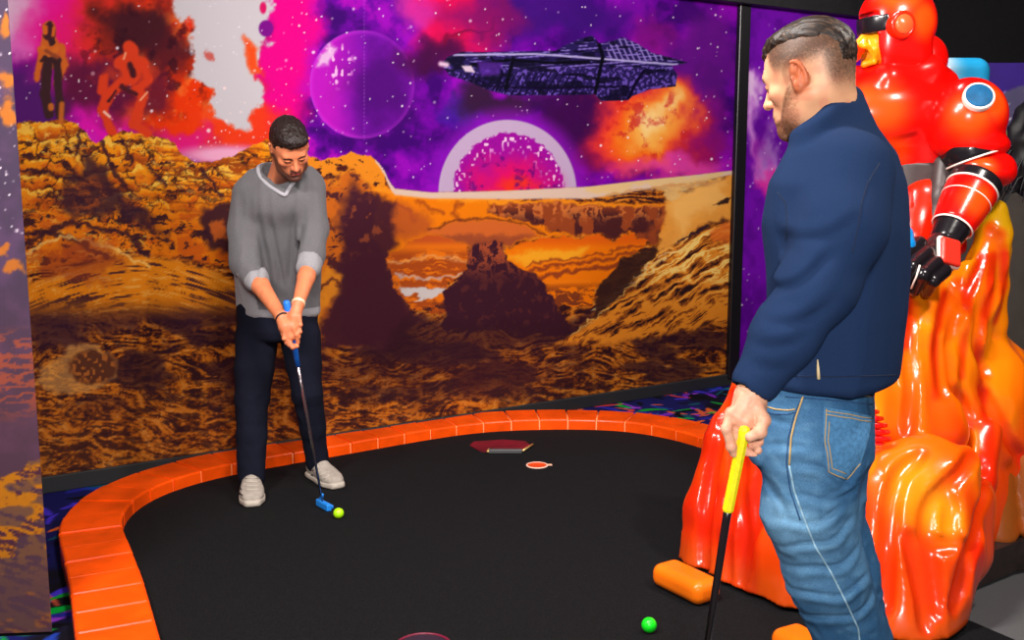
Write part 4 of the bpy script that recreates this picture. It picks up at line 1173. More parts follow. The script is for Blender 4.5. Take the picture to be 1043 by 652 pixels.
    # long folds falling from the arms to the hem
    for a, b in [((264, 225), (272, 296)), ((276, 232), (284, 296)), ((299, 222), (292, 290)), ((309, 236), (303, 270))]:
        pa = Pp(a[0], a[1], 4.3); pb = Pp(b[0], b[1], 4.3)
        def fold(X, Y, Z, pa=pa, pb=pb):
            t = np.clip((Z - pa[2]) / (pb[2] - pa[2]), -.2, 1.2); xc = (pa[0] + (pb[0] - pa[0]) * t) / 4.3 * 4.52
            return np.where(Y < 4.62, 1.0, 0.0) * .009 * np.exp(-((X - xc) / .012) ** 2) * sst(-.2, .1, t) * sst(1.2, .9, t) - np.where(Y < 4.62, 1.0, 0.0) * .005 * np.exp(-((X - xc - .026) / .014) ** 2)
        c.field(fold)
    # open sleeve ends
    V, Q = c.skin(); V = shrink(V, Q, 1)
    X0, Y0 = proj(V)
    g = np.tile(np.array([94, 92, 95.]) / 255, (len(V), 1))
    # trims: pale hem band, cuffs and neck edge, pale panel low on his right flank
    hemz = O[0, 2]
    tr = np.zeros(len(V))
    tr = np.maximum(tr, (V[:, 2] < hemz + .045) * 1.0)
    for el, wr, f in ((el_r, wr_r, .33), (el_l, wr_l, .12)):
        d_ = (wr - el); L2 = d_ @ d_; t = ((V - el) @ d_) / L2; dist = np.linalg.norm(V - el - t[:, None] * d_, axis=1)
        tr = np.maximum(tr, (t > f - .0) * (t < 1.2) * (dist < .064) * 1.0)
    nb = np.abs(np.linalg.norm(V - (neck_to + np.array([.002, -.045, .03])), axis=1) - .0)
    tr = np.maximum(tr, ((V[:, 0] < (base[0] - .20 + .0)) & False) * 1.0)
    tr = np.maximum(tr, (V[:, 0] < O[2, 0] - .100 + .16 * np.clip(hemz + .20 - V[:, 2], 0, .2)) * (V[:, 2] < hemz + .235) * (V[:, 2] > hemz) * (np.linalg.norm(V - el_r, axis=1) > .085) * (V[:, 0] < O[2, 0] - .02) * 1.0)
    pal = np.array([140, 138, 142.]) / 255
    g = g * (1 - tr[:, None] * .9) + pal * tr[:, None] * .9
    sw = mesh_obj('sweater', V, Q, mat('heather_knit', rough=.95, spec=.1, attr='paint', noise=(420, .22), bump=(600, .5, .003), sheen=.1), e, colors=lin(g))
    # neck ribbing: pale collar with a small V
    ub = BVHTree.FromPolygons([tuple(v) for v in UV], [tuple(q) for q in UQ])
    fr_ = [q[0] + q[1] * .005 for q in surf_points(ub, dense([(263, 170), (263.5, 176), (266, 182), (273, 189), (282, 195), (291, 200), (293, 195), (297, 189), (303, 182), (309, 175)], 1.5)) if q is not None and q[0][1] < 4.75]
    fr_ = np.array(fr_); bk = np.array([fr_[-1], Pp(311, 171, 4.66), Pp(300, 168, 4.70), Pp(280, 167, 4.71), Pp(267, 168, 4.68), fr_[0]])
    q = np.concatenate([fr_, dense(bk, .012)[1:-1]])
    for _ in range(3): q = (np.roll(q, 1, 0) + 2 * q + np.roll(q, -1, 0)) / 4
    MB().tube(list(q) + [q[0]], .0090, 10, False).build('collar', mat('pale_rib', rgb(150, 148, 154), rough=.9, bump=(500, .4, .002)), e, True)
    # trousers
    c = Clay(base + [-.36, -.28, .02], [base[0] + .38, base[1] + .52, .98], .0048)
    Zt = [(283, 322, 4.735), (283, 312, 4.735)]
    c.loft([Pp(283, 346, 4.74)[2], Pp(283, 335, 4.74)[2], Pp(283, 312, 4.735)[2], Pp(283, 300, 4.735)[2]], [Pp(283, q, 4.74)[:2] for q in (346, 335, 312, 300)], [.150, .184, .188, .180], [.11, .125, .122, .115], None, (0, 0, 0), 0, cap=.3)
    def leg(hip, kn_, an, R):
        P_ = [hip, hip * .5 + kn_ * .5, kn_, kn_ * .5 + an * .5, an]
        c.chain(P_, R, .016)
    leg(Pp(261, 345, 4.73), kr, ar_ + [0, 0, -.01], [.098, .088, .074, .066, .060])
    leg(Pp(306, 342, 4.73), kl, al + [0, 0, -.01], [.094, .081, .067, .058, .053])
    c.box([base[0], base[1], .0], (1, 1, .055), None, .001, .01, 's')
    c.field(folds(10, 10, 5, .005, 3.0)); c.field(folds(20, 20, 16, .004, 8.0), None, [9, 9, .45])
    V, Q = c.skin(); V = shrink(V, Q, 1)
    tro = mesh_obj('trousers', V, Q, mat('navy_twill', rgb(18, 20, 33), rough=.9, spec=.1, noise=(300, .3), bump=(500, .4, .002)), e)
    # shoes
    M_sh = mat('pale_suede', rgb(158, 148, 138), rough=.9, noise=(40, .16), bump=(300, .3, .002)); M_sole = mat('white_sole', rgb(176, 166, 154), rough=.7)
    for name_, heel, toe in (('r', ground(256, 494), ground(257.5, 521)), ('l', ground(306, 479), ground(345, 500))):
        heel, toe, d_ = FEET[-1 if name_ == 'r' else 1]; Ln = .285
        Mx = frame(d_, [0, 0, 1]); La = lambda a, b, z_: heel + Mx @ np.array([a, b, z_])
        c = Clay(np.minimum(heel, toe) - [.08, .08, .01], np.maximum(heel, toe) + [.08, .08, .16], .003)
        ML = np.stack([Mx[:, 0], Mx[:, 2], Mx[:, 1]], 1) * np.array([1, 1, 1])
        c.loft([.012, .05, .11, .17, .22, Ln - .012], [(0, .052), (0, .055), (0, .05), (0, .042), (0, .036), (0, .030)], [.036, .043, .045, .054, .052, .032], [.045, .055, .050, .036, .028, .022], ML, heel, 0, cap=.9, p=2.3)
        c.cone(La(0, .05, .07), La(0, .045, .105), .042, .040, .02)
        c.cone(La(0, .06, .100), La(0, .135, .070), .036, .026, .012)
        c.box(La(0, .1, -.05), (.2, .4, .062), Mx, .001, .002, 's')
        V, Q = c.skin(); sh = mesh_obj('shoe', V, Q, M_sh, e)
        c = Clay(np.minimum(heel, toe) - [.08, .08, .01], np.maximum(heel, toe) + [.08, .08, .06], .003)
        c.loft([.004, .05, .11, .17, .22, Ln], [(0, .016)] * 6, [.040, .047, .049, .058, .056, .030], [.016] * 6, ML, heel, 0, cap=.5, p=4)
        c.box(La(0, .1, -.048), (.2, .4, .050), Mx, .001, .001, 's')
        V, Q = c.skin(); mesh_obj('sole', V, Q, M_sole, sh)
        sv = np.array([v.co for v in sh.data.vertices]) + _base(e); sb_ = BVHTree.FromPolygons([tuple(v) for v in sv], [tuple(p.vertices) for p in sh.data.polygons])
        M_bl = mat('black_emblem', rgb(24, 20, 24), rough=.6)
        if name_ == 'r': LC = [[(250, 487), (263, 487)], [(250, 491), (264, 491)], [(250, 495), (264, 495)], [(250, 499), (264, 499)]]; EM = [[(243, 493), (246, 499)], [(243, 501), (247, 505)]]
        else: LC = [[(318, 479), (325, 475)], [(322, 482), (329, 478)], [(326, 485), (333, 481)], [(330, 488), (337, 484)]]; EM = [[(316, 484), (319, 484), (320, 487), (317, 489), (315, 487), (316, 484)]]
        for q in LC: seam('lace', sb_, q, .0032, M_sole, sh, 2, .5)
        for q in EM: seam('emblem', sb_, q, .0034, M_bl, sh, 1.5, .4)
    # bracelet and watch
    def ring(name, c0, axis, r, rt, m, **k):
        B = basis(axis); pts = [np.array(c0) + B @ np.array([r * math.cos(t), r * math.sin(t), 0]) for t in np.linspace(0, 2 * math.pi, 25)]
        return MB().tube(pts, rt, 8, False).build(name, m, e, True)
    ring('bracelet', wr_r + (wr_r - el_r) * .04, wr_r - el_r, .0275, .0032, mat('black_cord', rgb(20, 16, 18), rough=.5))
    wt = wr_l + (wr_l - el_l) * .0
    B = basis(wr_l - el_l); MB().lathe([(.0262, -.008), (.0285, -.008), (.0292, 0), (.0285, .008), (.0262, .008)], 32, wt, B).build('watch', mat('pale_watch', rgb(236, 214, 176), rough=.35, metal=.3), e, True)
    return dict(g0=g0, g1=g1)
GA = person_a()

# blue putter held by the player in grey
def putter_blue():
    g0, g1 = GA['g0'], GA['g1']; hd = ground(330, 521); hd[2] = .0142
    d_ = (g1 - g0) / np.linalg.norm(g1 - g0)
    tip = hd + np.array([-.006, .002, .030])
    top = g0 - (tip - g0) / np.linalg.norm(tip - g0) * .0
    ax_ = (tip - top) / np.linalg.norm(tip - top)
    e = empty('putter', hd, 'putter with blue grip and blue head behind the yellow-green ball', 'putter')
    MB().tube([top - ax_ * .012, top - ax_ * .008, top, top + ax_ * .15, top + ax_ * .275], [.008, .013, .0145, .0135, .0105], 16).build('grip', mat('blue_rubber', rgb(24, 112, 226), rough=.5, noise=(90, .1)), e, True)
    MB().tube([top + ax_ * .27, top + ax_ * .4, tip], [.0062, .0062, .0050], 12).build('shaft', mat('chrome_shaft', rgb(170, 160, 166), rough=.22, metal=.9), e, True)
    c = Clay(hd - [.10, .10, .01], hd + [.10, .10, .09], .002)
    # blade running from the heel (upper left) down to the toe at lower right
    a = ground(325, 513, .03); b = ground(338, 528, .022)
    a = np.array([hd[0] - .028, hd[1] + .035, .030]); b = np.array([hd[0] + .028, hd[1] - .040, .0305])
    Mb = frame(b - a, [0, 0, 1]); c.box((a + b) / 2, (.012, np.linalg.norm(b - a) / 2 + .008, .0155), Mb, .005)
    c.box((a + b) / 2 - Mb[:, 0] * .018 + [0, 0, -.007], (.014, .034, .008), Mb, .004, .006)
    c.cone(a + (b - a) * .12, tip + [0, 0, .03], .009, .0075, .008)
    V, Q = c.skin(); mesh_obj('putter_head', V, Q, mat('blue_rubber_head', rgb(30, 130, 222), rough=.45), e)
putter_blue()
# ================================================================ the watching player in the navy top
SKIN_B = np.array([226, 166, 126.]) / 255
def person_b():
    P_ = at
    base = np.array([.66, 2.2, 0.0])
    o = P_(823, 79, 2.15); s = .90
    fwd = np.array([-.70, .60, -.29]); up = np.array([-.24, .14, .95])
    M = frame(fwd, up)
    neck_to = P_(846, 128, 2.16)
    HV, HQ = sculpt_head(o, M, s, .0022, neck_to, .058, .066, beard=.0022)
    x, y, z = tolocal(HV, o, M, s).T
    hc = np.tile(SKIN_B, (len(HV), 1))
    def tint(c, col, m): return c * (1 - m[:, None]) + np.array(col) / 255.0 * m[:, None]
    nz = vn3(HV[:, 0] * 500, HV[:, 1] * 500, HV[:, 2] * 500); nl = vn3(HV[:, 0] * 60, HV[:, 1] * 60, HV[:, 2] * 60)
    hc = tint(hc, (214, 130, 100), .5 * sst(.35, .8, nl))
    hc = tint(hc, (190, 96, 58), .9 * sst(.074, .080, np.abs(x)) * sst(.035, .025, np.abs(y + .012)) * sst(.045, .035, np.abs(z)))
    hc = tint(hc, (190, 104, 84), sst(.022, .016, np.abs(x)) * sst(.0125, .008, np.abs(z + .066)) * (y > .082))
    brow = sst(.0065, .004, np.abs(z - .0215)) * sst(.050, .044, np.abs(x)) * sst(.010, .014, np.abs(x)) * (y > .06)
    hc = tint(hc, (70, 44, 30), brow * .9)
    lash = sst(.003, .0015, np.abs(z + .000)) * sst(.016, .013, np.abs(np.abs(x) - .031)) * (y > .07)
    hc = tint(hc, (50, 30, 24), lash)
    bm = beard_mask(x, y, z)
    bm = bm * (.18 + .82 * sst(.0, .045, y)); hc = tint(hc, (84, 52, 36), np.clip(bm * (.45 + .5 * nz), 0, .85))
    # clipped sides: scalp shadowed by stubble, fading out towards the neck
    hl = z - (.030 + .10 * np.maximum(-y - .03, 0) * 0)
    scalp = (np.abs(x) < .079) * sst(-.045, .045, z + .25 * np.maximum(-y - .02, 0)) * sst(.050, .030, y - .25 * z) * sst(.055, .09, np.sqrt(x * x + (z * .9) ** 2 + (y * .55) ** 2))
    back = sst(-.075, -.01, z) * sst(-.055, -.085, y)
    hc = tint(hc, (72, 50, 38), np.clip(np.maximum(scalp * (.25 + .75 * sst(.005, .05, z)), back * .75) * (.6 + .7 * nz), 0, .92))
    sb = sst(.062, .07, np.abs(x)) * sst(.016, .010, np.abs(y - .012)) * sst(-.05, -.04, z) * sst(.04, .03, z)
    hc = tint(hc, (96, 66, 50), .35 * sb * (.5 + .6 * nz))
    # left hand
    h = Clay(P_(715, 485, 1.80), P_(800, 375, 2.12), .0022)
    Y0 = 1.945
    wr = P_(765, 398, 1.955); el = P_(834, 288, 1.97)
    h.chain([wr * .72 + el * .28, wr], [.036, .0265], .01)
    h.ell(P_(762, 405, 1.95), (.027, .020, .024), None, .015)
    # back of the hand
    h.cone(P_(764, 404, 1.95), P_(749, 424, 1.94), .0215, .017, .014); h.cone(P_(766, 404, 1.95), P_(757, 430, 1.93), .0215, .0175, .014)
    h.cone(P_(768, 404, 1.95), P_(766, 430, 1.935), .021, .0185, .014); h.cone(P_(768, 406, 1.955), P_(772, 428, 1.945), .020, .0175, .014)
    # index runs down the far side of the grip, the others curl behind it, thumb closes over the top
    def fg(pts, r0, r1): finger(h, [P_(*q) for q in pts], r0, r1)
    fg([(744, 420, 1.94), (740, 437, 1.915), (745, 455, 1.915), (750, 469, 1.925)], .0108, .0082)
    fg([(752, 428, 1.94), (749, 444, 1.925), (757, 458, 1.93), (767, 465, 1.925)], .0105, .0084)
    fg([(762, 430, 1.955), (764, 447, 1.965), (769, 455, 1.95), (772, 459, 1.935)], .0100, .0080)
    fg([(770, 428, 1.965), (774, 442, 1.965), (774, 451, 1.955)], .0096, .0076)
    fg([(770, 412, 1.935), (778, 428, 1.915), (774, 440, 1.905), (764, 445, 1.905)], .0135, .0098)
    # knuckles and tendons
    for q in [(744, 421, 1.927), (752, 427, 1.922), (761, 430, 1.918)]: h.ell(P_(*q), (.0085, .006, .0085), None, .008)
    for a, b in [((757, 402, 1.932), (746, 420, 1.926)), ((762, 404, 1.930), (753, 425, 1.922))]: h.cone(P_(*a), P_(*b), .0035, .0045, .010)
    h.field(lambda X, Y, Z: .0009 * (vn3(X * 260, Y * 260, Z * 260) - .5) + .0004 * (vn3(X * 600, Y * 600, Z * 200) - .5))
    NV, NQ = h.skin(); NV = shrink(NV, NQ, 2)
    # body under the clothes
    sh_l = P_(872, 172, 2.02); sh_r = P_(842, 168, 2.36); pel = P_(835, 415, 2.20)
    kl = P_(877, 672, 2.20); kr = P_(872, 655, 2.34); anl = np.array([.80, 2.24, .09]); anr = np.array([.86, 2.44, .09])
    FW = np.array([-.8, .6, 0])
    b = Clay([.0, 1.75, -.02], [1.05, 2.75, 1.72], .009)
    b.chain([neck_to, (sh_l + sh_r) / 2 + [0, 0, -.08], pel], [.055, .085, .085], .04)
    b.cone(sh_l, sh_r, .045, .045, .03); b.chain([sh_l, el, wr], [.04, .036, .027], .02)
    elr = sh_r + np.array([.05, .03, -.28]); FA = np.array([-.02, .05, 0]); b.chain([sh_r, elr, elr + FA + [0, 0, -.22]], [.04, .036, .03], .02)
    b.chain([pel + [.0, -.07, -.03], P_(818, 520, 2.12), P_(832, 585, 2.13), kl, anl, anl + FW * .10 + [0, 0, -.055]], [.06, .055, .05, .045, .033, .022], .02); b.chain([pel + [.03, .07, -.03], P_(834, 520, 2.27), P_(852, 585, 2.29), kr, anr, anr + FW * .10 + [0, 0, -.055]], [.06, .055, .05, .045, .033, .022], .02)
    rh = elr + FA + np.array([0, 0, -.22])
    b.ell(rh + FW * .03 + [0, 0, -.05], (.03, .03, .045), None, .02)
    for i in range(4): b.chain([rh + FW * (.01 + .016 * i) + [0, 0, -.08], rh + FW * (.012 + .017 * i) + [0, .0, -.13], rh + FW * (.0 + .016 * i) + [.02, .01, -.155]], [.009, .008, .007], .003)
    b.chain([rh + FW * .05 + [0, 0, -.04], rh + FW * .085 + [0, 0, -.08]], [.011, .009], .004)
    BV, BQ = b.skin()
    V, Q = join((HV, HQ), (NV, NQ), (BV, BQ))
    cc = np.tile(SKIN_B, (len(V), 1)); cc[:len(HV)] = hc
    hv = slice(len(HV), len(HV) + len(NV))
    nn = vn3(NV[:, 0] * 70, NV[:, 1] * 70, NV[:, 2] * 70)
    hcx = np.tile(np.array([222, 164, 134.]) / 255, (len(NV), 1)); hcx = hcx * (1 - .35 * sst(.45, .8, nn)[:, None]) + np.array([218, 132, 104.]) / 255 * .35 * sst(.45, .8, nn)[:, None]
    cc[hv] = hcx
    e = empty('person', base, 'person in navy jacket and blue jeans, bearded, facing left with a putter in one hand', 'person')
    mesh_obj('body', V, Q, mat('skin_b', rough=.48, attr='paint', spec=.4, sss=.06, bump=(420, .15, .002)), e, colors=lin(cc))
    # hair: longer on top, combed forward
    c = Clay(o - .15, o + .17, .0022); L = lambda a, b_, d: o + M @ (np.array([a, b_, d]) * s)
    c.ell(L(0, -.018, .040), (.080 * s, .104 * s, .089 * s), M, 0)
    c.ell(L(0, .026, .084), (.060 * s, .056 * s, .034 * s), M, .02)
    c.box(L(0, .130, -.030), (.12, .052, .093), M, .02, .010, 's')
    for e_ in (-1, 1):
        # clipped side: hair lies back against the scalp under a line from temple to crown
        a_ = math.radians(10 * e_); tw = math.radians(14)
        RM = M @ np.array([[1, 0, 0], [0, math.cos(tw), -math.sin(tw)], [0, math.sin(tw), math.cos(tw)]]) 
        c.box(L(e_ * .092, .00, -.030), (.034, .2, .090), RM, .015, .028, 's')
    c.box(L(0, -.03, -.120), (.2, .2, .085), M, .01, .02, 's')
    def strands(X, Y, Z):
        a, b_, d = [((X - o[0]) * M[0, i] + (Y - o[1]) * M[1, i] + (Z - o[2]) * M[2, i]) for i in range(3)]
        n = vn3(a * 300 + b_ * 60 + 40, b_ * 26 + 30 + 0 * d, d * 160 - b_ * 90 + 40); n2 = vn3(a * 130 + b_ * 40 + 20, b_ * 14 + 30 + 0 * d, d * 60 - b_ * 40 + 40)
        return -.0030 * (n - .5) - .0042 * (n2 - .5)
    c.field(strands)
    V, Q = c.skin()
    x, y, z = tolocal(V, o, M, s).T
    n = vn3(x * 620 + y * 120 + 40, y * 50 + 30, z * 360 - y * 180 + 40)
    hcol = np.array([32, 22, 18.]) / 255 + np.array([120, 92, 66.]) / 255 * (sst(.5, .85, n) * .5)[:, None]
    mesh_obj('hair', V, Q, mat('brown_hair', rough=.45, spec=.35, attr='paint', noise=(300, .3), bump=(500, .35, .002)), e, colors=lin(hcol))
    # ---- jacket
    c = Clay([.25, 1.78, .93], [1.02, 2.62, 1.66], .0042)
    Mt = np.stack([np.array([.6, .8, 0]), FW, np.array([0, 0, 1.0])], 1)
    cs = [(846, 389, .172, .132), (850, 360, .176, .132), (853, 320, .186, .132), (854, 270, .196, .130), (853, 225, .204, .132), (855, 185, .206, .122), (859, 155, .170, .100), (853, 130, .100, .076), (845, 112, .072, .072)]
    O = [P_(a, q, 2.17) for a, q, _, _ in cs]
    T = [p[2] for p in O]; Cx = [(p @ Mt[:, 0], p @ Mt[:, 1]) for p in O]
    c.loft(T, Cx, [q[2] for q in cs], [q[3] for q in cs], Mt, (0, 0, 0), 0, cap=.2, p=2.2)
    c.chain([sh_l + [-.005, .02, -.005], P_(856, 232, 1.99), P_(833, 292, 1.97), P_(800, 342, 1.96), wr * .90 + el * .10], [.082, .080, .071, .059, .046], .03)
    c.chain([sh_r, elr, elr + FA + [0, 0, -.22]], [.075, .07, .05], .03)
    c.cone(neck_to + [.0, 0, -.03], P_(846, 118, 2.16), .080, .070, .03)
    # collar stand
    nd = M[:, 2] * .5 + np.array([0, 0, .5]); 
    CL = [P_(*q) for q in [(812, 137, 2.09), (832, 123, 2.062), (852, 106, 2.075), (867, 92, 2.12), (874, 97, 2.19), (862, 112, 2.25), (838, 122, 2.26), (820, 130, 2.20), (811, 134, 2.13)]]
    CL.append(CL[0])
    CL = dense(CL, .012)[:-1]
    for _ in range(5): CL = (np.roll(CL, 1, 0) + 2 * CL + np.roll(CL, -1, 0)) / 4
    for p in CL: c.cone(p + [0.004, .0, -.055], p + [0, 0, -.010], .015, .0115, .012)
    c.cone(neck_to + [.0, 0, -.01], o + M @ np.array([0, -.03, -.03]), .062, .062, .006, 's')
    # cuff opening
    cd_ = (wr - el) / np.linalg.norm(wr - el); c.cone(wr - cd_ * .02, wr + cd_ * .08, .036, .05, .004, 's')
    c.field(folds(5, 5, 2.6, .008, 2.0)); c.field(folds(14, 14, 8, .002, 6.0))
    # sleeve folds at the elbow
    for a_, b_, amp in [((776, 300), (850, 262), .009), ((780, 330), (846, 306), .009), ((770, 352), (820, 332), .007), ((764, 372), (800, 366), .006), ((806, 245), (872, 225), .006), ((800, 205), (812, 260), .007)]:
        pa = P_(*a_, 1.93); pb = P_(*b_, 1.93); dd = (pb - pa) / np.linalg.norm(pb - pa); nn_ = np.cross(dd, [0, 1.0, 0]); nn_ /= np.linalg.norm(nn_); Ls = np.linalg.norm(pb - pa)
        def fold(X, Y, Z, pa=pa, dd=dd, nn_=nn_, Ls=Ls, amp=amp):
            u = (X - pa[0]) * dd[0] + (Z - pa[2]) * dd[2]; v = (X - pa[0]) * nn_[0] + (Z - pa[2]) * nn_[2] + .012 * np.sin(u * 30)
            w = sst(-.02, .05, u) * sst(Ls + .02, Ls - .05, u) * (Y < 2.05)
            return w * amp * .7 * (np.exp(-(v / .011) ** 2) - .8 * np.exp(-((v - .024) / .014) ** 2))
        c.field(fold)
    V, Q = c.skin(); V = shrink(V, Q, 1)
    ja = mesh_obj('jacket', V, Q, mat('navy_jersey', rgb(31, 49, 82), rough=.95, spec=.08, noise=(700, .16), bump=(900, .5, .002)), e)
    bv = BVHTree.FromPolygons([tuple(v) for v in V], [tuple(q) for q in Q])
    M_dn = mat('navy_seam_shade', rgb(16, 28, 56), rough=.95)
    seam('sleeve_seam_shade', bv, [(896, 166), (884, 186), (878, 205), (874, 232), (868, 258)], .0012, M_dn, e, lift=.1)  # dark line painting in the shaded gap between sleeve and torso
    seam('sleeve_seam_shade', bv, [(792, 196), (800, 206), (802, 222), (800, 246)], .0013, M_dn, e, lift=.1)
    seam('hem_seam', bv, [(806, 383), (850, 384), (914, 382)], .0012, M_dn, e, lift=.1)
    # ---- jeans
    c = Clay([.25, 1.85, .02], [1.12, 2.72, 1.08], .0044)
    hp = [(826, 470, .165, .122), (827, 445, .168, .124), (829, 420, .166, .120), (833, 396, .160, .112), (834, 362, .154, .104)]
    O = [P_(a, q, 2.19) for a, q, _, _ in hp]; T = [p[2] for p in O]; Cx = [(p @ Mt[:, 0], p @ Mt[:, 1]) for p in O]
    c.loft(T, Cx, [q[2] for q in hp], [q[3] for q in hp], Mt, (0, 0, 0), 0, cap=.3)
    c.ell(P_(846, 447, 2.12), (.080, .085, .095), None, .03)
    hl_ = P_(829, 462, 2.13); hr_ = P_(838, 462, 2.27)
    c.chain([hl_, P_(823, 520, 2.12), P_(842, 585, 2.13), kl + [-.004, 0, 0], kl * .5 + anl * .5, anl], [.110, .093, .084, .078, .072, .066], .02)
    c.chain([hr_, P_(836, 520, 2.27), P_(856, 585, 2.29), kr, kr * .5 + anr * .5, anr], [.105, .090, .084, .080, .070, .062], .012)
    # bunched cloth: long diagonal creases below the seat and round the knee
    fo = [((868, 486), (812, 470), .010), ((866, 498), (806, 505), .009), ((858, 512), (792, 532), .008), ((870, 470), (840, 500), .009), ((862, 530), (800, 560), .009), ((872, 560), (806, 585), .009), ((884, 590), (812, 610), .008), ((892, 615), (826, 640), .009), ((784, 480), (800, 540), .007), ((782, 430), (812, 424), .006), ((812, 450), (782, 462), .006)]
    for a_, b_, amp in fo:
        pa = P_(*a_, 2.06); pb = P_(*b_, 2.06); dd = (pb - pa) / np.linalg.norm(pb - pa); nn_ = np.cross(dd, [0, 1.0, 0]); nn_ /= np.linalg.norm(nn_); Ls = np.linalg.norm(pb - pa)
        def fold(X, Y, Z, pa=pa, dd=dd, nn_=nn_, Ls=Ls, amp=amp):
            u = (X - pa[0]) * dd[0] + (Z - pa[2]) * dd[2]; v = (X - pa[0]) * nn_[0] + (Z - pa[2]) * nn_[2] + .008 * np.sin(u * 45 + amp * 999)
            w = sst(-.03, .03, u) * sst(Ls + .03, Ls - .04, u) * (Y < 2.16)
            return w * amp * .62 * (np.exp(-(v / .006) ** 2) - .9 * np.exp(-((v - .016) / .010) ** 2))
        c.field(fold)
    c.field(folds(9, 9, 6, .006, 4.0)); c.field(folds(26, 26, 30, .0030, 7.0))
    c.box([.6, 2.2, .02], (1, 1, .035), None, .001, .01, 's')
    V, Q = c.skin(); V = shrink(V, Q, 1)
    X0, Y0 = proj(V)
    n1 = fbm(V[:, 0] * 9 + V[:, 1] * 6, V[:, 2] * 7, 4, 3); n2 = vn3(V[:, 0] * 50, V[:, 1] * 50, V[:, 2] * 90)
    jc = np.array([50, 92, 132.]) / 255 * np.ones((len(V), 1))
    wear = sst(.45, .7, n1) * .5 + .25 * sst(.5, .9, n2)
    # faded thighs and seat
    d1 = np.linalg.norm((V - P_(800, 500, 2.03)) * [1, 1, .5], axis=1)
    wear = wear + .55 * (1 - sst(.03, .15, d1))
    jc = jc * (1 - wear[:, None] * .55) + np.array([140, 184, 212.]) / 255 * wear[:, None] * .55
    je = mesh_obj('jeans', V, Q, mat('blue_denim', rough=.9, spec=.15, attr='paint', noise=(380, .22), bump=(600, .5, .002)), e, colors=lin(jc))
    bv = BVHTree.FromPolygons([tuple(v) for v in V], [tuple(q) for q in Q])
    M_th = mat('tan_thread', rgb(196, 158, 96), rough=.8); M_pale = mat('faded_seam', rgb(150, 186, 206), rough=.9, noise=(60, .3)); M_dk = mat('deep_denim', rgb(38, 74, 116), rough=.9, noise=(200, .3))
    M_pk = mat('pocket_denim', rgb(70, 124, 168), rough=.9, noise=(120, .25), bump=(600, .5, .002))
    pk = patch('back_pocket', bv, [(839, 414), (888, 424), (884, 448), (876, 474), (861, 489), (842, 480), (838, 448)], M_pk, e, .0035, 2.0)
    for ln in [[(840, 418), (886, 427)], [(841, 422), (885, 430)], [(841, 416), (840, 448), (844, 479), (861, 487)], [(861, 487), (875, 472)], [(844, 430), (843, 450), (847, 476), (861, 482)]]:
        seam('pocket_stitch', bv, ln, .0011, M_th, e, lift=4.0)
    seam('side_seam', bv, [(818, 404), (811, 424), (806, 445), (804, 474)], .0020, M_th, e, lift=.4)
    seam('side_seam', bv, [(804, 474), (809, 500), (819, 528), (830, 556), (847, 584), (861, 612), (874, 640), (880, 690)], .0022, M_pale, e, lift=.3)
    seam('side_seam', bv, [(815, 408), (808, 426), (803, 446), (801, 472), (805, 500), (815, 530)], .0016, M_dk, e, lift=.4)
    seam('front_pocket_stitch', bv, [(780, 414), (790, 417), (802, 418), (810, 417)], .0016, M_th, e, lift=.6)
    seam('front_pocket_stitch', bv, [(780, 419), (790, 422), (802, 422), (810, 420)], .0016, M_dk, e, lift=.6)
    seam('waistband_seam', bv, [(800, 396), (830, 398), (860, 401), (888, 404)], .0016, M_th, e, lift=.6)
    seam('waistband_seam', bv, [(800, 404), (830, 406), (860, 409), (888, 412)], .0014, M_dk, e, lift=.6)
    pb_ = [q for q in surf_points(BVHTree.FromPolygons([tuple(v) for v in ja.data.vertices and [tuple(np.array(v.co) + base) for v in ja.data.vertices]], [tuple(p.vertices) for p in ja.data.polygons]), [(833, 366), (834, 386)]) if q]
    if len(pb_) == 2: MB().tube([pb_[0][0] + pb_[0][1] * .003, (pb_[0][0] + pb_[1][0]) / 2 + pb_[0][1] * .003, pb_[1][0] + pb_[1][1] * .003], [.0012, .0032, .0036], 8).build('zip_tab', mat('pale_zip', rgb(220, 196, 150), rough=.5), e, True)
    # shoes below the frame
    for an in (anl, anr):
        d_ = FW; Mx = frame(d_, [0, 0, 1]); heel = np.array([an[0], an[1], .0145]) - d_ * .07
        ML = np.stack([Mx[:, 0], Mx[:, 2], Mx[:, 1]], 1)
        c = Clay(heel - [.36, .12, .01], heel + [.12, .34, .16], .006)
        c.loft([.012, .05, .11, .17, .24, .28], [(0, .052), (0, .055), (0, .05), (0, .042), (0, .036), (0, .030)], [.034, .040, .042, .050, .046, .028], [.045, .055, .050, .036, .028, .022], ML, heel, 0, cap=.9, p=2.3)
        V, Q = c.skin(); mesh_obj('shoe', V, Q, mat('white_trainer', rgb(214, 214, 214), rough=.6), e)
person_b()

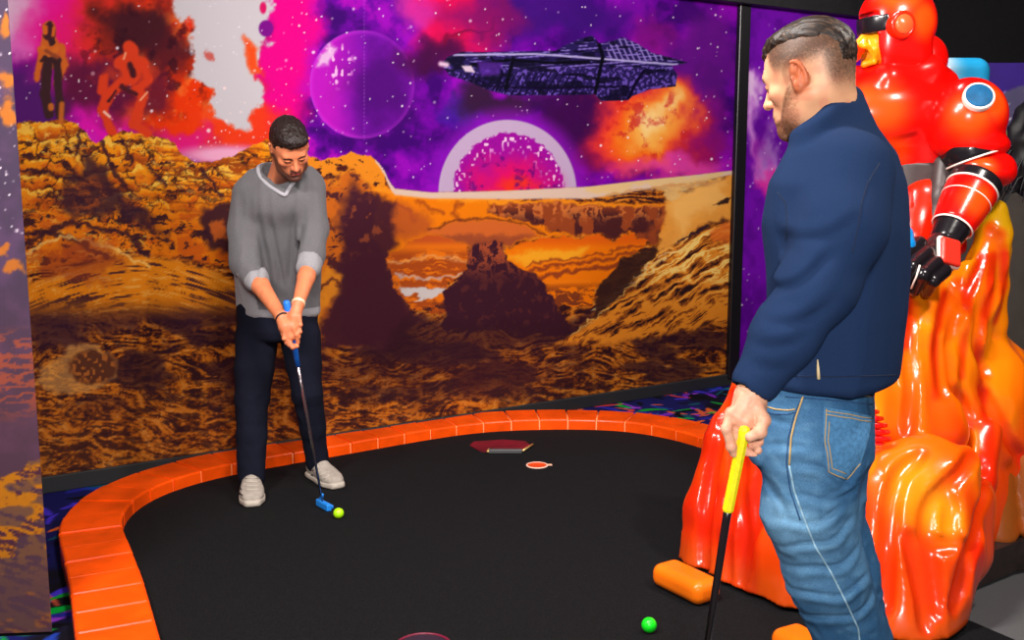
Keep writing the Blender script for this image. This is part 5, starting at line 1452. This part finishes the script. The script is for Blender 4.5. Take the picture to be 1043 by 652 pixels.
def putter_yellow():
    a = at(758, 438, 1.917); b = at(741, 521, 1.93); d = (b - a) / np.linalg.norm(b - a)
    tip = at(690, 745, 1.985); tip[2] = .05
    c2 = at(741, 521, 1.93)
    hd = np.array([tip[0], tip[1], .0142])
    e = empty('putter', hd, 'putter with yellow grip and black shaft held upright by the person in navy', 'putter')
    M1 = basis(b - a)
    mb = MB(); mb.tube([a - d * .01, a - d * .006, a, b - d * .004, b], [.006, .0095, .0112, .0112, .0095], 8); mb.build('grip', mat('yellow_rubber', rgb(240, 224, 10), rough=.5, noise=(120, .12), bump=(300, .3, .003)), e)
    mb = MB(); q = b + (tip - b) * .42; mb.tube([b - d * .01, b + (tip - b) * .02, q], [.0085, .0082, .0062], 14); mb.build('shaft', mat('black_shaft', rgb(28, 20, 24), rough=.3), e, True)
    mb = MB(); mb.tube([q, tip], [.0062, .0048], 12); mb.build('shaft_tip', mat('steel_shaft', rgb(120, 112, 108), rough=.3, metal=.7), e, True)
    c = Clay(hd - [.08, .08, .005], hd + [.08, .08, .08], .003); c.box(hd + [-.01, .0, .018], (.055, .013, .016), None, .005); c.cone(hd + [.0, 0, .018], tip, .010, .008, .01)
    V, Q = c.skin(); mesh_obj('putter_head', V, Q, mat('yellow_head', rgb(230, 210, 20), rough=.45), e)
putter_yellow()
# ================================================================ the lava figure: hero statue and its flame base
def gloss(name, **k): return mat(name, rough=.22, spec=.45, coat=.12, **k)

def make_lava():
    P_ = at
    base = np.array([1.25, 3.75, 0.0])
    e = empty('hero_statue', base, 'glossy statue of a red armoured hero with black visor rising from orange flames', 'statue')
    c = Clay([.40, 2.75, 0.0], [2.55, 4.7, 2.0], .0105)
    g = lambda px, py, Y: P_(px, py, Y)
    # core mound behind: ground outline to the fist
    c.chain([g(800, 640, 3.75), g(850, 520, 3.85), g(905, 400, 3.85), g(945, 330, 3.80)], [.36, .34, .25, .16], .12)
    c.chain([g(900, 600, 3.70), g(950, 500, 3.9), g(985, 400, 3.9)], [.26, .26, .22], .12)
    # left skirt: broad folds running down to the foot blocks
    folds_l = [((764, 385, 3.95), (734, 450, 3.80), (719, 520, 3.72), (712, 574, 3.68), .045, .070),
               ((780, 375, 3.90), (752, 450, 3.74), (738, 530, 3.66), (736, 592, 3.60), .055, .080),
               ((800, 380, 3.85), (772, 460, 3.66), (762, 540, 3.56), (762, 620, 3.48), .07, .10),
               ((830, 380, 3.80), (806, 470, 3.58), (802, 560, 3.44), (806, 650, 3.34), .08, .11),
               ((868, 390, 3.75), (850, 480, 3.50), (850, 580, 3.34), (856, 690, 3.20), .09, .12)]
    for a, b, d, f, r0, r1 in folds_l: c.chain([g(*a), g(*b), g(*d), g(*f)], [r0, r0 * .7 + r1 * .3, r1 * .9, r1], .045)
    # upper flow from the fist, flames licking up to the green tip
    c.chain([g(1017, 214, 3.92), g(1013, 238, 3.90), g(1004, 268, 3.88), g(990, 300, 3.84), g(965, 345, 3.80), g(930, 400, 3.74)], [.022, .052, .068, .088, .12, .15], .04)
    c.chain([g(1018, 220, 3.93), g(1019, 255, 3.92), g(1014, 290, 3.90), g(1004, 330, 3.88), g(1000, 380, 3.88), g(1006, 430, 3.84)], [.020, .030, .038, .055, .085, .10], .03)
    c.chain([g(912, 300, 3.72), g(915, 340, 3.66), g(920, 390, 3.62), g(926, 440, 3.58)], [.06, .075, .09, .10], .05)
    c.chain([g(945, 296, 3.72), g(945, 340, 3.66), g(948, 400, 3.62), g(955, 440, 3.58)], [.05, .065, .075, .09], .03)
    c.chain([g(985, 280, 3.82), g(975, 330, 3.74), g(972, 380, 3.70), g(985, 430, 3.68), g(1010, 455, 3.72)], [.04, .05, .06, .07, .07], .02)
    # right shoulder of the flow going out of the frame
    c.chain([g(1000, 370, 3.92), g(1030, 390, 3.98), g(1075, 395, 4.05)], [.11, .12, .14], .05)
    c.chain([g(1000, 420, 3.80), g(1036, 470, 3.86), g(1060, 520, 3.88)], [.13, .14, .08], .05)
    c.chain([g(1030, 440, 3.80), g(1046, 500, 3.80), g(1050, 535, 3.80)], [.09, .08, .05], .02)
    # the great bulge in front, with its knot
    c.chain([g(905, 502, 3.36), g(912, 560, 3.26), g(920, 640, 3.16), g(925, 760, 3.06)], [.150, .140, .125, .11], .03)
    c.chain([g(945, 494, 3.36), g(950, 560, 3.26), g(940, 640, 3.18), g(935, 760, 3.08)], [.160, .14, .11, .09], .03)
    c.chain([g(972, 508, 3.40), g(970, 560, 3.34), g(955, 620, 3.26), g(942, 740, 3.14)], [.125, .105, .08, .06], .03)
    c.chain([g(1004, 440, 3.62), g(1000, 490, 3.52), g(990, 540, 3.44), g(970, 600, 3.34), g(952, 680, 3.22)], [.05, .050, .045, .040, .035], .015)
    c.ell(g(960, 530, 3.245), (.085, .05, .115), None, .018)
    c.chain([g(985, 470, 3.32), g(970, 484, 3.27), g(952, 496, 3.245), g(942, 518, 3.235), g(944, 545, 3.235)], [.03, .028, .026, .024, .018], .035)
    # creases drawn into the surface
    def fl(X, Y, Z):
        n = vn3(X * 9 + 30 + Z * 1.2, Y * 9 + 30 - Z * .8, Z * 1.8 + 20); return -.017 * (1 - np.abs(2 * n - 1) * 1.6) * sst(2.0, 1.5, Z)
    c.field(fl)
    V0, Q0 = c.skin(); b0 = BVHTree.FromPolygons([tuple(v) for v in V0], [tuple(q) for q in Q0])
    lines = [[(938, 462), (918, 480), (908, 510), (903, 560), (900, 620)], [(992, 462), (982, 480), (968, 494), (954, 506), (946, 522), (944, 545), (950, 580), (955, 625)], [(966, 505), (972, 520), (966, 532), (970, 545)], [(926, 545), (934, 575), (942, 610), (944, 640)],
             [(1000, 470), (1003, 500), (998, 540), (985, 580), (972, 620)], [(948, 550), (962, 557), (980, 552)], [(744, 400), (732, 440), (722, 490), (716, 540), (716, 580)], [(765, 400), (752, 450), (742, 500), (738, 560), (740, 600)], [(757, 470), (752, 500), (756, 540), (752, 600)],
             [(1008, 232), (1004, 262), (990, 290), (976, 320), (968, 352), (972, 390), (990, 430)], [(1018, 240), (1016, 270), (1004, 300), (1000, 325), (996, 350), (1004, 380)], [(1023, 255), (1021, 290), (1008, 318)], [(975, 290), (962, 320), (958, 360), (962, 400)], [(1000, 395), (1015, 425), (1030, 450), (1043, 470)], [(930, 310), (926, 350), (930, 400), (924, 440)]]
    cr = []
    for i_, ln in enumerate(lines):
        w = [q[0] for q in surf_points(b0, dense(ln, 5)) if q is not None]
        for _ in range(2): w = [w[0]] + [(a_ + 2 * b_ + c_) / 4 for a_, b_, c_ in zip(w, w[1:], w[2:])] + [w[-1]]
        n_ = len(w); rr_ = (.013 if i_ < 9 else .010) * np.sin(np.linspace(.35, 2.8, n_)) ** .5
        if n_ > 2: c.chain(w, list(rr_), .035, 's'); cr.append(w)
    # bottom edge: cut along the sloping hem of the skirt
    c.box([1.4, 3.7, -.1], (3, 3, .125), None, .001, .0, 's')
    V, Q = c.skin(); V = shrink(V, Q, 3)
    # airbrushed paint: yellow and green at the tip, orange on the crowns, red in the painted streaks
    X0, Y0 = proj(V); x, y, z = V.T
    s1 = vn3(x * 9 + 30 + z * 1.2, y * 9 + 30 - z * .8, z * 1.8 + 20)
    s2 = fbm(x * 7 - y * 3, z * 1.6 + 5, 3, 2)
    col = np.tile(np.array([250, 74, 8.]) / 255, (len(V), 1))
    def tint(m, rgb_):
        nonlocal col
        m = np.clip(m, 0, 1)[:, None]; col = col * (1 - m) + np.array(rgb_) / 255 * m
    up = sst(.45, .95, z) * sst(1.0, 1.4, x)
    tint(up, (252, 134, 8)); tint(sst(.80, 1.08, z) * sst(1.25, 1.45, x) * (.35 + .65 * sst(.34, .56, s1)), (252, 184, 8))
    tint(sst(.42, .60, s2) * .85 * sst(.35, .6, z) * sst(.9, 1.2, x), (252, 152, 14))
    tint(sst(.44, .30, s1) * .8 * sst(.0, .25, z) * (1 - .6 * up), (226, 34, 10))
    tint(sst(1.02, 1.20, z) * sst(1.6, 1.75, x), (246, 214, 10))
    tint(sst(1.19, 1.30, z) * sst(1.6, 1.75, x) * (.5 + .5 * sst(.4, .6, s2)), (130, 180, 20))
    tint(sst(.66, .8, s2) * .3 * sst(1.1, .8, x), (246, 104, 70))
    for w in cr:
        dm = np.full(len(V), 9.)
        for a, b in zip(w[:-1], w[1:]):
            ab = b - a; t = np.clip(((V - a) @ ab) / (ab @ ab), 0, 1); dm = np.minimum(dm, np.linalg.norm(V - a - t[:, None] * ab, axis=1))
        tint(sst(.045, .010, dm) * .9, (222, 30, 6))
    tint(sst(.35, .8, z) * sst(1.05, 1.2, x) * .55, (252, 118, 6))
    pl_ = [[(1000, 262, 3.84), (985, 300, 3.76), (975, 340, 3.70), (972, 380, 3.66)], [(1012, 262, 3.83), (1004, 300, 3.80), (990, 350, 3.74), (990, 400, 3.70)], [(1021, 260, 3.86), (1020, 290, 3.86), (1008, 325, 3.82)], [(925, 300, 3.64), (920, 350, 3.60)], [(960, 300, 3.70), (948, 340, 3.62), (946, 400, 3.58)], [(1000, 400, 3.68), (1006, 440, 3.58), (1003, 500, 3.48)], [(882, 470, 3.24), (884, 540, 3.14)], [(735, 400, 3.84), (722, 470, 3.72), (716, 540, 3.66)], [(778, 430, 3.64), (764, 520, 3.50), (764, 600, 3.40)]]
    for pts_ in pl_:
        w = np.array([g(*q) for q in pts_]); dm = np.full(len(V), 9.)
        for a, b in zip(w[:-1], w[1:]):
            ab = (b - a) * [1, .3, 1]; t = np.clip((((V - a) * [1, .3, 1]) @ ab) / (ab @ ab), 0, 1); dm = np.minimum(dm, np.linalg.norm(((V - a) - t[:, None] * (b - a)) * [1, .3, 1], axis=1))
        tint(sst(.034, .008, dm) * .8, (222, 34, 6))
    bl = g(930, 500, 3.24); tint(sst(.16, .03, np.linalg.norm((V - bl) * [1, .6, .8], axis=1)) * .8, (252, 150, 20))
    bl = g(962, 528, 3.2); tint(sst(.10, .03, np.linalg.norm((V - bl) * [1, .6, .8], axis=1)) * .8, (252, 150, 16))
    tint(sst(3.80, 3.95, y) * sst(.9, .5, z) * sst(1.5, 1.7, x) * .6, (120, 76, 20))  # brown shade painted into the low flames at the back right
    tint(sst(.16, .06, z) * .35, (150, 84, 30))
    mesh_obj('flames', V, Q, gloss('lava_paint', attr='paint'), e, colors=lin(col))
    # small feet of the base, paler orange blocks lying on the turf
    M_f = gloss('foot_paint', col=rgb(250, 118, 16), noise=(5, .12))
    for a, b, w_, nm in ((ground(667, 602), ground(706, 622), .075, 'foot_block'), (ground(788, 672), ground(826, 695), .085, 'foot_block')):
        d_ = (b - a) / np.linalg.norm(b - a); Mf = frame(d_, [0, 0, 1]); m_ = (a + b) / 2
        c = Clay(m_ - [.3, .3, .03], m_ + [.3, .3, .2], .006)
        c.box(m_ - Mf[:, 0] * .055 + [0, 0, .057], (.062, np.linalg.norm(b - a) / 2 + .025, .042), Mf, .034)
        V, Q = c.skin(); mesh_obj(nm, V, Q, M_f, e)
    # dark frill of red ribs between the flames
    mb = MB(); M_r = gloss('red_rib', col=rgb(214, 16, 16))
    for i, t in enumerate(np.linspace(0, 1, 8)):
        py = 420 + 48 * t; px = 889 + 8 * math.sin(t * 2.6); w_ = .022 + .012 * math.sin(t * 3.1)
        c_ = g(px, py, 3.42)
        m2 = MB(); m2.tube([c_ + [-w_ * 1.6, .04, .008], c_ + [0, 0, 0], c_ + [w_ * 1.2, .03, -.006]], [.008, .0125, .008], 10); m2.build('rib', M_r, e, True)
    # dark plinth edge and its skirt with the shade painted in as brown, back right
    mb = MB(); mb.prism([(1.40, 3.30), (1.86, 3.62), (2.6, 3.9), (2.6, 4.7), (1.3, 4.7), (1.2, 3.6)], .015, .13); pl = mb.build('plinth', mat('dark_plinth', rgb(44, 32, 30), rough=.5, noise=(30, .4)), e)
    c = Clay([1.2, 3.3, .1], [2.6, 4.5, .75], .012)
    c.loft([.12, .3, .6], [(1.92, 4.02)] * 3, [.50, .44, .36], [.40, .36, .30], None, (0, 0, 0), 0, cap=.1)
    c.field(lambda X, Y, Z: -.05 * (np.abs(np.sin(X * 17 + Y * 5)) - .5) + 0 * Z)
    V, Q = c.skin(); x, y, z = V.T; n = fbm(x * 5, z * 5, 3, 4)[:, None]
    mesh_obj('skirt', V, Q, mat('shaded_flame_paint', rough=.4, attr='paint'), e, colors=lin(np.array([126, 84, 20.]) / 255 * (1 - n) + np.array([214, 84, 20.]) / 255 * n))
    return e
STATUE = make_lava()

def make_hero():
    P_ = at; Y = 3.9
    base = np.array([1.55, 4.0, .9])
    e = STATUE
    RED = gloss('hero_red', attr='paint'); RED2 = gloss('hero_red_plain', col=rgb(236, 34, 8))
    BLK = gloss('hero_black', col=rgb(24, 20, 24)); WHT = gloss('white_line', col=rgb(236, 220, 210))
    BRN = mat('strap_brown', rgb(62, 50, 50), rough=.45, noise=(30, .2))
    ORG = np.array([244, 70, 12.]) / 255; RD = np.array([228, 10, 6.]) / 255
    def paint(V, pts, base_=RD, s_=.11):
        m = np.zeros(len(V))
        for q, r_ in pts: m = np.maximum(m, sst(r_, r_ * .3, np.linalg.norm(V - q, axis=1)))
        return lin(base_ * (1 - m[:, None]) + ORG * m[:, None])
    g = lambda px, py, y=Y: P_(px, py, y)
    # helmet, head turned to the left
    ho = g(912, 32, 3.95); fwd = np.array([-.93, -.22, -.12]); M = frame(fwd, [-.1, 0, 1]); L = lambda a, b, d: ho + M @ np.array([a, b, d])
    c = Clay(ho - .34, ho + .34, .007)
    c.ell(L(0, -.01, .030), (.115, .150, .150), M, 0)
    c.ell(L(0, .02, -.07), (.098, .120, .115), M, .04)
    c.ell(L(0, .085, -.130), (.062, .055, .048), M, .03)
    c.chain([L(.0, -.03, -.10), g(918, 88, 4.0)], [.10, .125], .03)
    # face opening
    c.box(L(0, .135, -.060), (.058, .055, .072), M, .02, .01, 's')
    c.box(L(0, .142, .040), (.15, .035, .035), M, .004, .002, 's')
    V, Q = c.skin(); V = shrink(V, Q, 2)
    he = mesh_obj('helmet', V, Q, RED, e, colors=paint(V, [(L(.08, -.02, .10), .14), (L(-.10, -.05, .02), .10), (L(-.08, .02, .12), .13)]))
    # visor band wrapping the brow
    c = Clay(ho - .24, ho + .24, .005)
    c.ell(L(0, -.006, .030), (.117, .150, .150), M, 0)
    c2 = Clay(ho - .24, ho + .24, .005); c2.box(L(0, .135, .030), (.112, .055, .030), M, .004)
    c.d = np.maximum(c.d, c2.d)
    V, Q = c.skin(); mesh_obj('visor', V, Q, BLK, he)
    # yellow shouting face
    c = Clay(ho - .24, ho + .26, .005)
    c.ell(L(0, .055, -.050), (.070, .090, .078), M, 0)
    c.chain([L(0, .13, -.005), L(0, .155, -.032)], [.014, .018], .012)
    c.ell(L(0, .142, -.074), (.030, .022, .026), M, .008, 's')
    for q in (-.05,): c.chain([L(-.034, .132, q + .008), L(0, .146, q + .006), L(.034, .132, q + .008)], [.008, .010, .008], .006)
    c.chain([L(-.034, .118, -.104), L(0, .138, -.106), L(.034, .118, -.104)], [.010, .012, .010], .008)
    for s_ in (-1, 1): c.chain([L(s_ * .03, .132, -.020), L(s_ * .044, .120, -.06), L(s_ * .036, .122, -.095)], [.007, .008, .006], .006)
    V, Q = c.skin(); mesh_obj('face', V, Q, gloss('yellow_face', col=rgb(222, 134, 14), noise=(18, .3)), he)
    c = Clay(ho - .26, ho + .28, .005); c.ell(L(0, .185, -.040), (.028, .024, .024), M, 0); c.ell(L(0, .180, -.075), (.026, .026, .022), M, .012); c.cone(L(0, .15, -.055), L(0, .18, -.055), .016, .018, .01)
    V, Q = c.skin(); mesh_obj('nozzle', V, Q, RED2, he)
    # ear disc with a raised ring, on the side facing the green
    side = -M[:, 0]; 
    ec = L(-.106, .045, .012); B = basis(side)
    MB().lathe([(.050, -.02), (.050, .012), (.044, .018), (.036, .018), (.034, .010)], 40, ec, B).build('ear_ring', RED2, he, True)
    MB().lathe([(.036, .0), (.036, .020), (.030, .027), (.0005, .030)], 40, ec, B).build('ear_disc', gloss('orange_disc', col=rgb(236, 88, 44)), he, True)
    # torso
    c = Clay([1.10, 3.55, .85], [2.15, 4.6, 2.05], .0085)
    c.loft([g(930, 260, 4.05)[2], g(930, 215, 4.05)[2], g(930, 180, 4.05)[2], g(925, 140, 4.05)[2], g(918, 105, 4.05)[2], g(915, 84, 4.05)[2], g(916, 68, 4.05)[2]],
           [g(930, 260, 4.05)[:2], g(930, 215, 4.05)[:2], g(928, 180, 4.05)[:2], g(920, 140, 4.05)[:2], g(912, 105, 4.05)[:2], g(915, 84, 4.05)[:2], g(916, 68, 4.05)[:2]],
           [.20, .19, .195, .245, .27, .20, .14], [.16, .15, .15, .19, .20, .16, .13], None, (0, 0, 0), 0, cap=.3, p=2.2)
    c.ell(g(905, 114, 3.90), (.16, .09, .13), None, .06); c.ell(g(872, 116, 3.95), (.12, .09, .12), None, .06)
    c.chain([g(872, 82, 4.0), g(905, 80, 3.88), g(945, 72, 3.92), g(962, 84, 4.0)], [.055, .05, .05, .05], .04)
    c.ell(g(942, 62, 4.1), (.085, .085, .10), None, .02)
    c.chain([g(880, 146, 3.84), g(905, 150, 3.82), g(932, 142, 3.84)], [.012] * 3, .03, 's')
    V, Q = c.skin(); V = shrink(V, Q, 2)
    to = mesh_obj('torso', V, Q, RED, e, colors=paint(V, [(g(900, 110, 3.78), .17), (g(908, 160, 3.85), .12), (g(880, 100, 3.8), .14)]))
    # waist band and strap
    c = Clay([1.10, 3.6, .85], [2.15, 4.5, 1.8], .007)
    zt = g(930, 168, 3.88)[2]; zb = g(930, 190, 3.88)[2]
    c.loft([zb - .01, (zb + zt) / 2, zt + .01], [g(929, 180, 4.05)[:2]] * 3, [.205] * 3, [.168] * 3, None, (0, 0, 0), 0, cap=.05, p=2.2)
    V, Q = c.skin(); mesh_obj('belt', V, Q, BRN, e)
    c = Clay([1.3, 3.4, .9], [2.1, 4.4, 1.8], .006); c.chain([g(961, 168, 3.90), g(957, 200, 3.87), g(952, 235, 3.85), g(946, 262, 3.82)], [.046, .042, .040, .034], .02); c.chain([g(916, 172, 3.80), g(921, 196, 3.80)], [.014, .012], .01)
    V, Q = c.skin(); mesh_obj('strap', V, Q, BRN, e)
    c = Clay([1.25, 3.5, .8], [1.95, 4.4, 1.6], .0085); c.chain([g(936, 205, 3.96), g(930, 240, 3.92), g(922, 285, 3.9)], [.115, .105, .09], .04)
    V, Q = c.skin(); mesh_obj('thigh', V, Q, RED2, e)
    # shoulder guard
    sc_ = g(986, 119, 3.86)
    c = Clay(sc_ - .26, sc_ + .26, .007)
    c.ell(sc_, (.138, .135, .142), None, 0); c.ell(g(992, 148, 3.86), (.125, .12, .06), None, .03); c.ell(g(960, 138, 3.86), (.05, .06, .07), None, .03)
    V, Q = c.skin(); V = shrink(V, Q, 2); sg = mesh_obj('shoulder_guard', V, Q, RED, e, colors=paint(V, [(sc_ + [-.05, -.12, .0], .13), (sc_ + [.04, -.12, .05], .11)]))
    dc = g(995, 102, 3.76); nrm = dc - sc_; nrm /= np.linalg.norm(nrm); dc = sc_ + nrm * .1405; B = basis(nrm)
    MB().lathe([(.054, -.02), (.054, .004), (.051, .007), (.047, .007), (.046, .004)], 44, dc, B).build('disc_ring', WHT, sg, True)
    MB().lathe([(.047, -.01), (.047, .006), (.042, .009), (.0005, .010)], 44, dc, B).build('shoulder_disc', mat('teal_disc', rgb(10, 78, 120), rough=.6, spec=.2, noise=(30, .25)), sg, True)
    # arm: upper band, elbow, forearm, all tapering down to the wrist
    def seg(name, a, b, r1, r2, m, k=.01, extra=None, col=None, par=e, ends=.006):
        a = np.array(a); b = np.array(b); lo = np.minimum(a, b) - max(r1, r2) - .05; hi = np.maximum(a, b) + max(r1, r2) + .05
        c = Clay(lo, hi, .006); d_ = (b - a); Ln = np.linalg.norm(d_); d_ /= Ln; Mz = basis(d_)
        c.loft([0, Ln / 2, Ln], [(0, 0)] * 3, [r1, (r1 + r2) / 2 * 1.04, r2], [r1, (r1 + r2) / 2 * 1.04, r2], Mz, a, 0, cap=.22)
        if extra: extra(c)
        V, Q = c.skin(); V = shrink(V, Q, 1)
        return mesh_obj(name, V, Q, m, par, colors=(paint(V, col) if col else None))
    ua = g(985, 150, 3.87); ub = g(990, 170, 3.86)
    seg('arm_band', g(985, 143, 3.86), g(992, 163, 3.845), .106, .103, BLK)
    MB().lathe([(.102, -.004), (.106, 0), (.102, .004), (.099, 0)], 44, g(992, 163, 3.845), basis(g(992, 163, 3.845) - g(985, 143, 3.86))).build('band_line', WHT, e, True)
    c = Clay(g(1000, 170, 3.84) - .24, g(1000, 170, 3.84) + .24, .006); c.ell(g(1001, 173, 3.83), (.112, .105, .060), basis([.25, 0, 1]), 0); c.ell(g(1012, 171, 3.83), (.075, .08, .062), None, .03)
    V, Q = c.skin(); V = shrink(V, Q, 2); mesh_obj('elbow_guard', V, Q, RED, e, colors=paint(V, [(g(1000, 172, 3.74), .08)]))
    w0 = g(997, 180, 3.80); w1 = g(961, 248, 3.67)
    seg('forearm', w0 + (w1 - w0) * .06, w1, .097, .052, BLK)
    A1 = w0 + (w1 - w0) * .20; A2 = w0 + (w1 - w0) * .76
    seg('forearm_guard', A1, A2, .094, .072, RED, col=[(w0 + (w1 - w0) * .35 + [0, -.09, 0], .10)])
    B = basis(w1 - w0)
    for t, r_ in ((.20, .0945), (.38, .0900), (.76, .0735)):
        MB().lathe([(r_ - .003, -.004), (r_ + .001, 0), (r_ - .003, .004)], 44, w0 + (w1 - w0) * t, B).build('trim_line', WHT, e, True)
    # fist gripping the flames
    c = Clay([1.25, 3.3, 1.0], [1.95, 3.95, 1.5], .005)
    c.chain([w1, g(944, 268, 3.62), g(932, 278, 3.58)], [.052, .062, .055], .02)
    for i, (a, b, d) in enumerate([((936, 248, 3.60), (918, 262, 3.53), (910, 288, 3.55)), ((944, 258, 3.57), (928, 272, 3.50), (920, 294, 3.53)), ((953, 268, 3.55), (940, 280, 3.49), (932, 297, 3.53)), ((961, 276, 3.55), (950, 286, 3.50), (944, 298, 3.54))]):
        c.chain([g(*a), g(*b), g(*d)], [.027, .025, .019], .006)
    c.chain([g(930, 248, 3.62), g(914, 256, 3.62), g(906, 272, 3.60)], [.024, .022, .018], .008)
    V, Q = c.skin(); V = shrink(V, Q, 1); fi = mesh_obj('fist', V, Q, BLK, e)
    pc = g(967, 257, 3.575); n_ = np.array([.35, -.85, .35]); Bm = basis(n_, x=(g(975, 240, 3.5) - g(960, 285, 3.5)))
    c = Clay(pc - .12, pc + .12, .004); c.box(pc, (.050, .042, .016), Bm, .012); V, Q = c.skin(); mesh_obj('knuckle_pad', V, Q, gloss('red_pad', col=rgb(226, 48, 34)), fi)
    c = Clay(pc - .14, pc + .14, .004); c.box(pc - Bm[:, 2] * .006, (.055, .047, .012), Bm, .012); V, Q = c.skin(); mesh_obj('pad_edge', V, Q, WHT, fi)
    c = Clay(g(924, 250, 3.55) - .16, g(924, 250, 3.55) + .16, .005); c.chain([g(922, 238, 3.60), g(923, 250, 3.57), g(918, 270, 3.55)], [.028, .030, .022], .01)
    V, Q = c.skin(); mesh_obj('cuff_light', V, Q, gloss('blue_plate', col=rgb(10, 120, 190)), fi)
    for i, (a, b) in enumerate([((926, 262, 3.493), (918, 288, 3.515)), ((937, 270, 3.47), (928, 294, 3.50)), ((914, 262, 3.50), (908, 284, 3.525))]):
        MB().tube([g(*a), (g(*a) + g(*b)) / 2 + [0, -.006, 0], g(*b)], .0035, 8).build('finger_line', WHT, fi, True)
    # jet pack behind the shoulder
    jc = g(975, 80, 4.3)
    c = Clay(jc - .26, jc + .26, .007); c.box(jc + [0, 0, -.02], (.115, .08, .10), basis([0, 0, 1]), .055)
    V, Q = c.skin(); t = sst(-.10, .02, V[:, 0] - jc[0])[:, None]
    mesh_obj('back_pack', V, Q, gloss('pack_paint', attr='paint'), e, colors=lin(np.array([176, 176, 184.]) / 255 * (1 - t) + np.array([28, 130, 176.]) / 255 * t))
    # far arm hidden behind the player, bent to the hip
    seg('far_arm', g(868, 112, 4.1), g(858, 200, 4.1), .09, .07, RED2); seg('far_forearm', g(858, 196, 4.1), g(885, 250, 3.9), .07, .06, BLK)
make_hero()
c = Clay(at(888, 258, 3.88) - .16, at(888, 258, 3.88) + .16, .007); q_ = at(888, 258, 3.88); c.ell(q_, (.055, .06, .06), None, 0)
for i_ in range(4): c.chain([q_ + [-.03 + .022 * i_, -.03, .03], q_ + [-.035 + .022 * i_, -.075, .0], q_ + [-.03 + .022 * i_, -.05, -.035]], [.018, .018, .015], .006)
c.chain([q_ + [.04, -.01, .03], q_ + [.045, -.06, .02]], [.018, .016], .006)
V_, Q_ = c.skin(); mesh_obj('far_fist', V_, Q_, bpy.data.materials['hero_black'], STATUE)

# black spiky hanging plant on the wall behind the statue
def hanging():
    b = at(1052, 150, 6.2); e = empty('hanging_plant', b, 'black tangled hanging foliage at the right edge behind the statue arm', 'hanging plant')
    r = np.random.RandomState(3); M_ = mat('black_foliage', rgb(12, 12, 14), rough=.6)
    c = Clay(b - [.32, .3, .5], b + [.35, .3, .5], .016); c.ell(b + [0, 0, 0], (.14, .12, .30), None, 0); c.field(lambda X, Y, Z: -.05 * (vn3(X * 20, Y * 20, Z * 14) - .5)); V, Q = c.skin(); mesh_obj('clump', V, Q, M_, e)
    for i in range(26):
        a = r.uniform(0, 2 * math.pi); p = b + [.06 * math.cos(a), .06 * math.sin(a), r.uniform(-.25, .1)]
        d = np.array([math.cos(a) * .6 - .35, math.sin(a) * .5, -.5]); L_ = r.uniform(.15, .30)
        MB().tube([p, p + d * L_ * .5 + [0, 0, .03], p + d * L_ + [0, 0, -.05], p + d * L_ * 1.15 + [.0, 0, -.10]], [.009, .007, .004, .001], 6).build('frond', M_, e, True)
    MB().tube([b + [0, 0, .25], [b[0], b[1], 2.99]], .006, 8).build('cord', M_, e, True)
hanging()
# ================================================================ camera, lights, view
cd = bpy.data.cameras.new('camera'); cam = bpy.data.objects.new('camera', cd); COL.objects.link(cam)
cd.sensor_width = 36.0; cd.lens = F_PX / IW * 36.0; cd.clip_start = .05
cam.location = (0, 0, CAM_H); cam.rotation_euler = (math.radians(90) - TILT, 0, 0)
SC.camera = cam

def area(name, loc, target, size, power, col=(1, 1, 1), shape='DISK', sy=None):
    l = bpy.data.lights.new(name, 'AREA'); l.energy = power; l.color = col; l.shape = shape; l.size = size
    if sy: l.size_y = sy
    o = bpy.data.objects.new(name, l); COL.objects.link(o); o.location = loc
    d = Vector(target) - Vector(loc); o.rotation_euler = d.to_track_quat('-Z', 'Y').to_euler(); return o
area('camera_flash', (.16, -.12, 1.72), (.1, 5, 1.0), .14, 62, (1, .97, .94))
area('overhead_fill', (-1.6, 1.7, 2.94), (-1.3, 5.0, .5), .6, 150, (1, .93, .88), 'DISK')  # added fill for the left of the mural, no fixture there
area('overhead_fill', (-.1, 2.3, 2.94), (-.1, 6.0, .5), .6, 150, (1, .93, .88), 'DISK')  # invented overhead fill, evens out the middle of the mural
area('overhead_fill', (1.2, 4.2, 2.94), (1.0, 7.0, .6), .6, 70, (1, .93, .9), 'DISK')  # more added fill, towards the far end of the mural
area('overhead_fill', (1.9, 2.3, 2.94), (1.5, 3.8, 1.1), .25, 60, (1, .93, .86), 'DISK')  # added only to brighten the statue
area('overhead_fill', (3.3, 5.6, 2.94), (3.9, 7.9, 1.2), .5, 40, (1, .95, .9), 'DISK')  # added to lift the dim back wall on the right
wd = bpy.data.worlds.new('world'); SC.world = wd; wd.use_nodes = True
wd.node_tree.nodes['Background'].inputs['Color'].default_value = (.5, .45, .5, 1)
wd.node_tree.nodes['Background'].inputs['Strength'].default_value = .22
vs = SC.view_settings; vs.view_transform = 'Standard'; vs.look = 'None'; vs.gamma = 1; vs.use_curve_mapping = False; vs.exposure = 0.0
